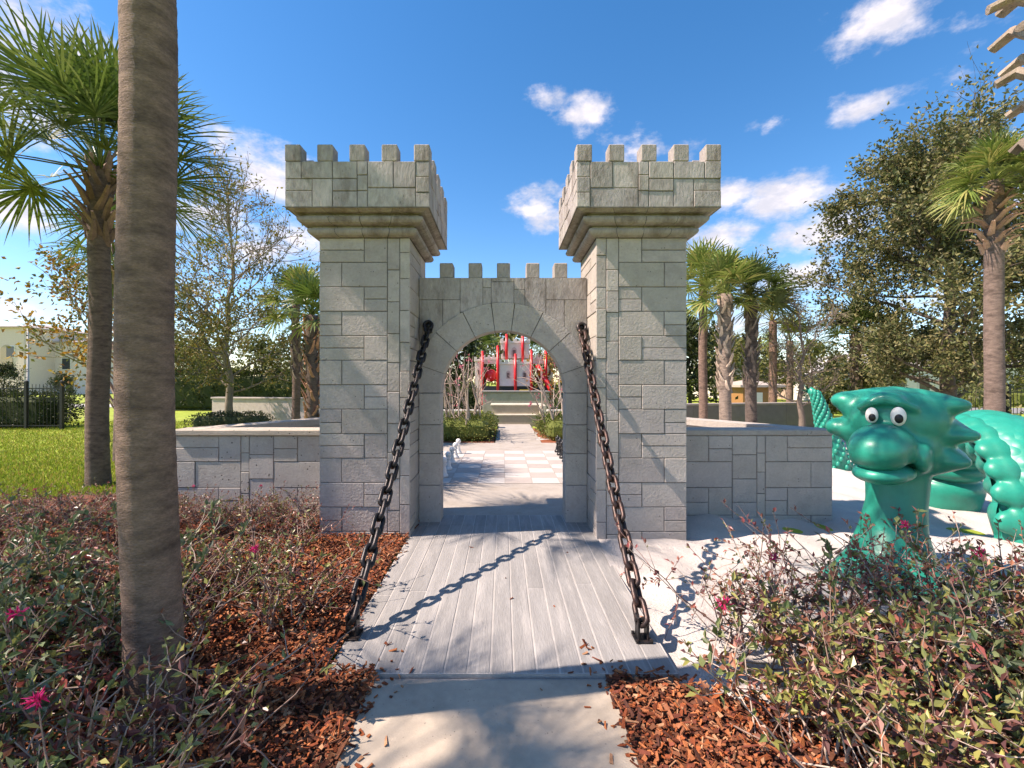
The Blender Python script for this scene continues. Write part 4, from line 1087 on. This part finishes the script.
# ------------------------------------------------------------------ courtyard beyond
t = thing('stepped_wall', 'two tier beige concrete steps at the end of the courtyard path', 'steps', (.55,17.2,0))
for k, nm in enumerate(('step','step')):
    m = MB(); y0 = .0+.42*k; z0 = -.1; z1 = .36*(k+1)
    m.box(-1.0-.12*(1-k)*0, 1.05, y0, 1.6, z0 if k == 0 else .365, z1-.05, (.36,.31,.23)); m.box(-1.04,1.09,y0-.03,1.6,z1-.048,z1,(.50,.45,.36),.01)
    m.build('step', M_CONC, t)
m = MB(); m.box(.86,1.08,-.06,.36,.362,.70,(.5,.45,.36),.01); m.build('pillar', M_CONC, t)
t = thing('stage_wall', 'smooth grey concrete platform wall under the play castle', 'wall', (.65,23.2,0))
m = MB(); m.box(-1.7,1.75,0,6.5,-.1,1.05,(.37,.33,.335),.02); m.build('wall', M_CONC, t)
m = MB(); m.box(-1.76,1.8,-.05,6.55,1.052,1.13,(.17,.175,.18),.01); m.build('cap', M_CONC, t)
# red and white play castle
Yc = 26.0
pc = thing('play_castle', 'red and white playground castle on a raised platform, seen through the arch', 'playground', (wx(514,Yc),Yc,1.13))
def lx(px): return wx(px,Yc)-wx(514,Yc)
def lz(py): return wz(py,Yc)-1.13
WHT = (.70,.62,.58); PNK = (.62,.5,.46)
def blk(name, px0, px1, py1, py0, d0, d1, merl, col=WHT):
    m = MB(); x0, x1, z0, z1 = lx(px0), lx(px1), lz(py0), lz(py1)
    m.box(x0,x1,d0,d1,z0,z1,col,.01)
    nm = merl; w_ = (x1-x0+.1)/(2*nm-1)
    m.box(x0-.05,x1+.05,d0-.05,d1+.05,z1+.002,z1+.14,col,.01)
    for i in range(nm): m.box(x0-.05+2*i*w_, x0-.05+(2*i+1)*w_, d0-.05, d0+.06, z1+.142, z1+.27, col)
    return m.build(name, M_ATTR, pc)
def win(parent, px, py, w, h, d0):
    m = MB(); x, z = lx(px), lz(py)
    m.prism([(-w,-h),(w,-h),(w,h*.4),(w*.7,h*.85),(0,h*1.1),(-w*.7,h*.85),(-w,h*.4)], (x,d0,z), (1,0,0), (0,0,1), (0,-1,0), -.005, .02, (.55,.40,.38)); 
    f = m.build('window', M_ATTR, parent)
    m = MB(); m.box(x-w*.55,x+w*.55,d0-.03,d0-.022,z-h*.75,z+h*.5,(.16,.10,.10)); m.build('pane', M_ATTR, f)
mb_ = blk('keep', 499.5, 531, 365, 386, -.8, 1.0, 6)
win(mb_, 508, 375, .13, .22, -.8); win(mb_, 524, 375, .13, .22, -.8)
up_ = blk('upper_tower', 501, 529, 344, 358.5, -.3, 1.1, 5)
win(up_, 514, 353, .16, .3, -.3); win(up_, 504, 353, .08, .22, -.3)
for a, b in ((475.5,482),(546,552)):
    sd = blk('side_tower', a, b, 362, 404, -.5, .3, 2); win(sd, (a+b)/2, 372, .08, .2, -.5)
for a, b in ((484,498.5),(532,545)): blk('parapet_panel', a, b, 360, 364, -.2, -.1, 4)
for px, p0, p1, d in ((483,353,405,-.6),(498,348,396,-.85),(515,356,396,-.88),(530.5,352,396,-.85),(506.5,336,362,-.4),(522.5,336,362,-.4),(545,352,404,-.6),(538,370,388,-.2),(548,372,404,-.1)):
    m = MB(); m.tube([(lx(px),d,lz(p1)),(lx(px),d,lz(p0))], .08, 10, (.6,.02,.02)); m.lathe([(.08,0),(.085,.03),(.05,.07),(0,.09)], 10, (.6,.02,.02), (lx(px),d,lz(p0))); m.build('post', M_RED, pc, True)
m = MB(); x, z = lx(491), lz(375.5)
ring = [(x,-.5+.25*k,z) for k in range(6)]
m.tube(ring, [.33,.36,.34,.36,.34,.36], 20, (.6,.02,.02)); m.build('tube_slide', M_RED, pc, True)
m = MB(); m.tube([(lx(537),-.3,lz(366)),(lx(541),-.5,lz(374)),(lx(549),-.9,lz(388)),(lx(551),-1.1,lz(398))], [.14,.16,.16,.14], 12, (.6,.02,.02)); m.build('curved_slide', M_RED, pc, True)
m = MB(); m.box(lx(484),lx(546),-.7,2.4,lz(394),lz(386.4),(.03,.04,.04)); m.build('deck_and_dark_gap', M_ATTR, pc)  # deck box made deep and near black, painting the darkness under the keep
m = MB(); m.box(lx(519),lx(527.5),-.98,-.93,lz(393.5),lz(389.5),(.65,.45,.04),.005); m.build('yellow_panel', M_ATTR, pc)
m = MB()
for px in (478,484,490,532,540,547): m.box(lx(px)-.04,lx(px)+.04,.3,.38,-1.2,lz(388),(.3,.02,.02))
m.build('leg_frame', M_ATTR, pc)
# black bench at the hedge
t = thing('park_bench', 'small black bench beside the left hedge by the steps', 'bench', (wx(484,15.8),15.8,0))
m = MB(); m.box(-.34,.34,-.2,.2,.42,.50,(.02,.02,.02),.01); m.build('seat', M_METALB, t)
for sx in (-.27,.27):
    m = MB(); m.box(sx-.05,sx+.05,-.18,.18,-.02,.418,(.02,.02,.02),.01); m.build('leg', M_METALB, t)

# ------------------------------------------------------------------ far walls, fences, houses
def plain_wall(label, x0, y0, x1, y1, z1, th, col, cap):
    t = thing('garden_wall', label, 'wall', (x0,y0,-.1), math.atan2(y1-y0,x1-x0)); Ln = math.hypot(x1-x0,y1-y0)
    m = MB(); n = max(1,int(Ln/1.2)); rng = random.Random(int(Ln*10))
    for i in range(n): m.box(Ln*i/n+.003, Ln*(i+1)/n-.003, 0, th, 0, z1+.1-.08, jit(col,rng,.06))
    m.build('wall', M_STONE, t)
    m = MB(); m.box(-.04,Ln+.04,-.04,th+.04,z1+.1-.078,z1+.1,cap,.012); m.build('cap', M_STONE, t)
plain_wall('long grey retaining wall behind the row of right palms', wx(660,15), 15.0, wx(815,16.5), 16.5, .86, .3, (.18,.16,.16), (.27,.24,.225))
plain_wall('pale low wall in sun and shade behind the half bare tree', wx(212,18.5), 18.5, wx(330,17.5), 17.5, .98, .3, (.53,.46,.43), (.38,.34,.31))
plain_wall('white low wall left of the courtyard steps beyond the hedge', wx(425,19), 19, wx(478,19), 19, .42, .25, (.6,.58,.54), (.6,.58,.54))
plain_wall('white low wall right of the courtyard steps beyond the hedge', wx(548,19), 19, wx(610,19), 19, .42, .25, (.6,.58,.54), (.6,.58,.54))

def fence(label, x0, y0, x1, y1, h, np_):
    t = thing('metal_fence', label, 'fence', (x0,y0,-.1), math.atan2(y1-y0,x1-x0)); Ln = math.hypot(x1-x0,y1-y0)
    m = MB()
    for z in (.15,h-.15): m.box(0,Ln,-.015,.015,z-.02,z+.02,(.02,.02,.02))
    k = int(Ln/.13)
    for i in range(k): m.box(Ln*i/k-.006,Ln*i/k+.006,-.006,.006,.05,h,(.02,.02,.02))
    m.build('picket_panel', M_METALB, t)
    for i in range(np_):
        m = MB(); xx = Ln*i/(np_-1); m.box(xx-.045,xx+.045,-.045,.045,0,h+.08,(.02,.02,.02)); m.lathe([(.06,0),(.06,.03),(0,.07)],8,(.02,.02,.02),(xx,0,h+.08)); m.build('post', M_METALB, t)
fence('black metal picket fence before the dark hedge at far left', -22, 16.0, wx(95,17.3), 16.0, 1.62, 6)
fence('black metal picket fence behind the dragon hump at right', wx(945,15.5), 15.5, 24, 15.5, 1.5, 5)

def house(label, x0, x1, y0, y1, h, col, roofcol, wins, gable=None, name='house', cat='house', door=None, arch=None, overh=.35, rise=None):
    cx = (x0+x1)/2; t = thing(name, label, cat, (cx,y0,-.1)); w = (x1-x0)/2; d = y1-y0
    m = MB(); m.box(-w,w,0,d,0,h,col); 
    rz_ = rise if rise is not None else w*.45
    if gable: m.poly([(-w,.001,h),(w,.001,h),(0,.001,h+rz_)], col); m.poly([(w,d-.001,h),(-w,d-.001,h),(0,d-.001,h+rz_)], col)
    m.build('wall', M_ATTR, t)
    m = MB(); o = overh
    if gable:
        for s in (-1,1):
            k = rz_/w
            m.add([(s*(w+o),-o,h-o*k),(0,-o,h+rz_),(0,d+o,h+rz_),(s*(w+o),d+o,h-o*k),(s*(w+o),-o,h-o*k+.14),(0,-o,h+rz_+.14),(0,d+o,h+rz_+.14),(s*(w+o),d+o,h-o*k+.14)], [(0,1,2,3),(7,6,5,4),(0,4,5,1),(2,6,7,3),(0,3,7,4)], roofcol)
    else:
        rr = min(w,d/2)
        m.add([(-w-o,-o,h),(w+o,-o,h),(w+o,d+o,h),(-w-o,d+o,h),(-w+rr*.8,d/2,h+rz_),(w-rr*.8,d/2,h+rz_),(-w-o,-o,h+.15),(w+o,-o,h+.15),(w+o,d+o,h+.15),(-w-o,d+o,h+.15)], [(0,3,2,1),(0,1,7,6),(1,2,8,7),(2,3,9,8),(3,0,6,9),(6,7,5,4),(8,9,4,5)], roofcol)
        m.add([(w+o,-o,h+.15),(w+o,d+o,h+.15),(w-rr*.8,d/2,h+rz_),(-w-o,d+o,h+.15),(-w-o,-o,h+.15),(-w+rr*.8,d/2,h+rz_)], [(0,1,2),(3,4,5)], roofcol)
    m.build('roof', M_ATTR, t)
    for (xx,zz,ww,hh) in wins:
        m = MB(); m.box(xx-ww/2-.1,xx+ww/2+.1,-.05,.0-.002,zz-hh/2-.1,zz+hh/2+.1,(.75,.73,.70)); f = m.build('window', M_ATTR, t)
        m = MB(); m.box(xx-ww/2,xx+ww/2,-.062,-.052,zz-hh/2,zz+hh/2,(.05,.06,.07)); m.build('pane', M_GLASS, f)
    if door:
        xx, ww, hh, dc = door
        m = MB(); m.box(xx-ww/2,xx+ww/2,-.05,-.002,0,hh,dc); m.build('door', M_ATTR, t)
    if arch:
        xx, ww, z0, z1 = arch
        m = MB(); pl = [(-ww/2,z0),(ww/2,z0)] + [(ww/2*math.cos(R(a)), z1-ww/2+ww/2*math.sin(R(a))) for a in range(0,181,20)]
        m.prism(pl, (xx,0,0), (1,0,0), (0,0,1), (0,-1,0), .002, .06, (.45,.36,.26)); m.build('arched_niche', M_ATTR, t)
    return t
house('cream two storey apartment block with arched niche at the left edge', wx(-40,58), wx(24,58), 58, 70, 8.7, (.70,.57,.50), (.42,.36,.33), [(2.4,5.6,1.0,1.4)], arch=(1.9,1.6,2.5,6.5), rise=1.1, name='apartment_block', cat='building')
house('white apartment wing with dark windows beside the cream block', wx(22,62), wx(76,62), 62, 74, 7.1, (.74,.63,.58), (.44,.38,.36), [(-2.8,4.2,1.1,1.5),(-.2,4.2,1.1,1.5),(2.4,4.2,1.1,1.5),(-2.8,1.6,1.1,1.5),(1.2,1.6,1.1,1.5)], rise=1.0, name='apartment_block', cat='building', door=(2.9,1.0,2.2,(.3,.2,.12)))
house('tan shed with a white door behind the retaining wall', wx(743,30), wx(777,30), 30, 33, 1.35, (.32,.16,.06), (.40,.35,.30), [], door=(-.1,.5,1.0,(.75,.73,.7)), rise=.5, name='shed', cat='shed')
house('pale terraced house with grey roof behind the right palms', wx(726,46), wx(766,46), 46, 54, 3.3, (.60,.54,.47), (.30,.27,.25), [(-1.0,1.9,.7,1.1),(1.0,1.9,.7,1.1)], rise=1.4)
house('brown roofed house behind the bare twiggy tree', wx(786,44), wx(818,44), 44, 52, 2.6, (.48,.36,.28), (.24,.19,.16), [(0,1.6,.8,1.1)], rise=1.5)
house('white gabled house beyond the conical evergreens', wx(815,40), wx(858,40), 40, 48, 2.3, (.74,.72,.68), (.40,.39,.38), [(-.9,1.3,.6,1.0),(.8,1.3,.6,1.0)], gable=True, rise=1.6)
house('long white house seen under the oak branches', wx(866,40), wx(955,40), 40, 50, 3.0, (.72,.70,.66), (.36,.33,.31), [(-3,1.6,.9,1.3),(-1,1.6,.9,1.3),(1.2,1.6,.9,1.3),(3,1.6,.9,1.3)], rise=1.8)
house('white house wing with dark windows at the right edge', wx(960,42), wx(1090,42), 42, 52, 3.1, (.74,.72,.68), (.36,.34,.33), [(-4.6,1.6,1.0,1.5),(-2.4,1.6,1.0,1.5),(-.6,1.6,1.0,1.5),(2,1.6,1.0,1.5)], rise=1.9)
t = thing('street_lamp', 'tall grey lamp post on the verge before the apartment block', 'lamp post', (wx(28,40),40,-.1))
m = MB(); m.lathe([(.16,0),(.16,.6),(.10,.65),(.075,6.6),(0,6.6)], 12, (.36,.36,.35)); m.build('post', M_ATTR, t, True)
m = MB(); m.tube([(0,0,6.5),(.5,0,6.7),(1.0,0,6.72)], .04, 8, (.36,.36,.35)); m.build('arm', M_ATTR, t, True)
m = MB(); m.box(.9,1.4,-.12,.12,6.66,6.78,(.3,.3,.3),.02); m.build('lamp_head', M_ATTR, t)
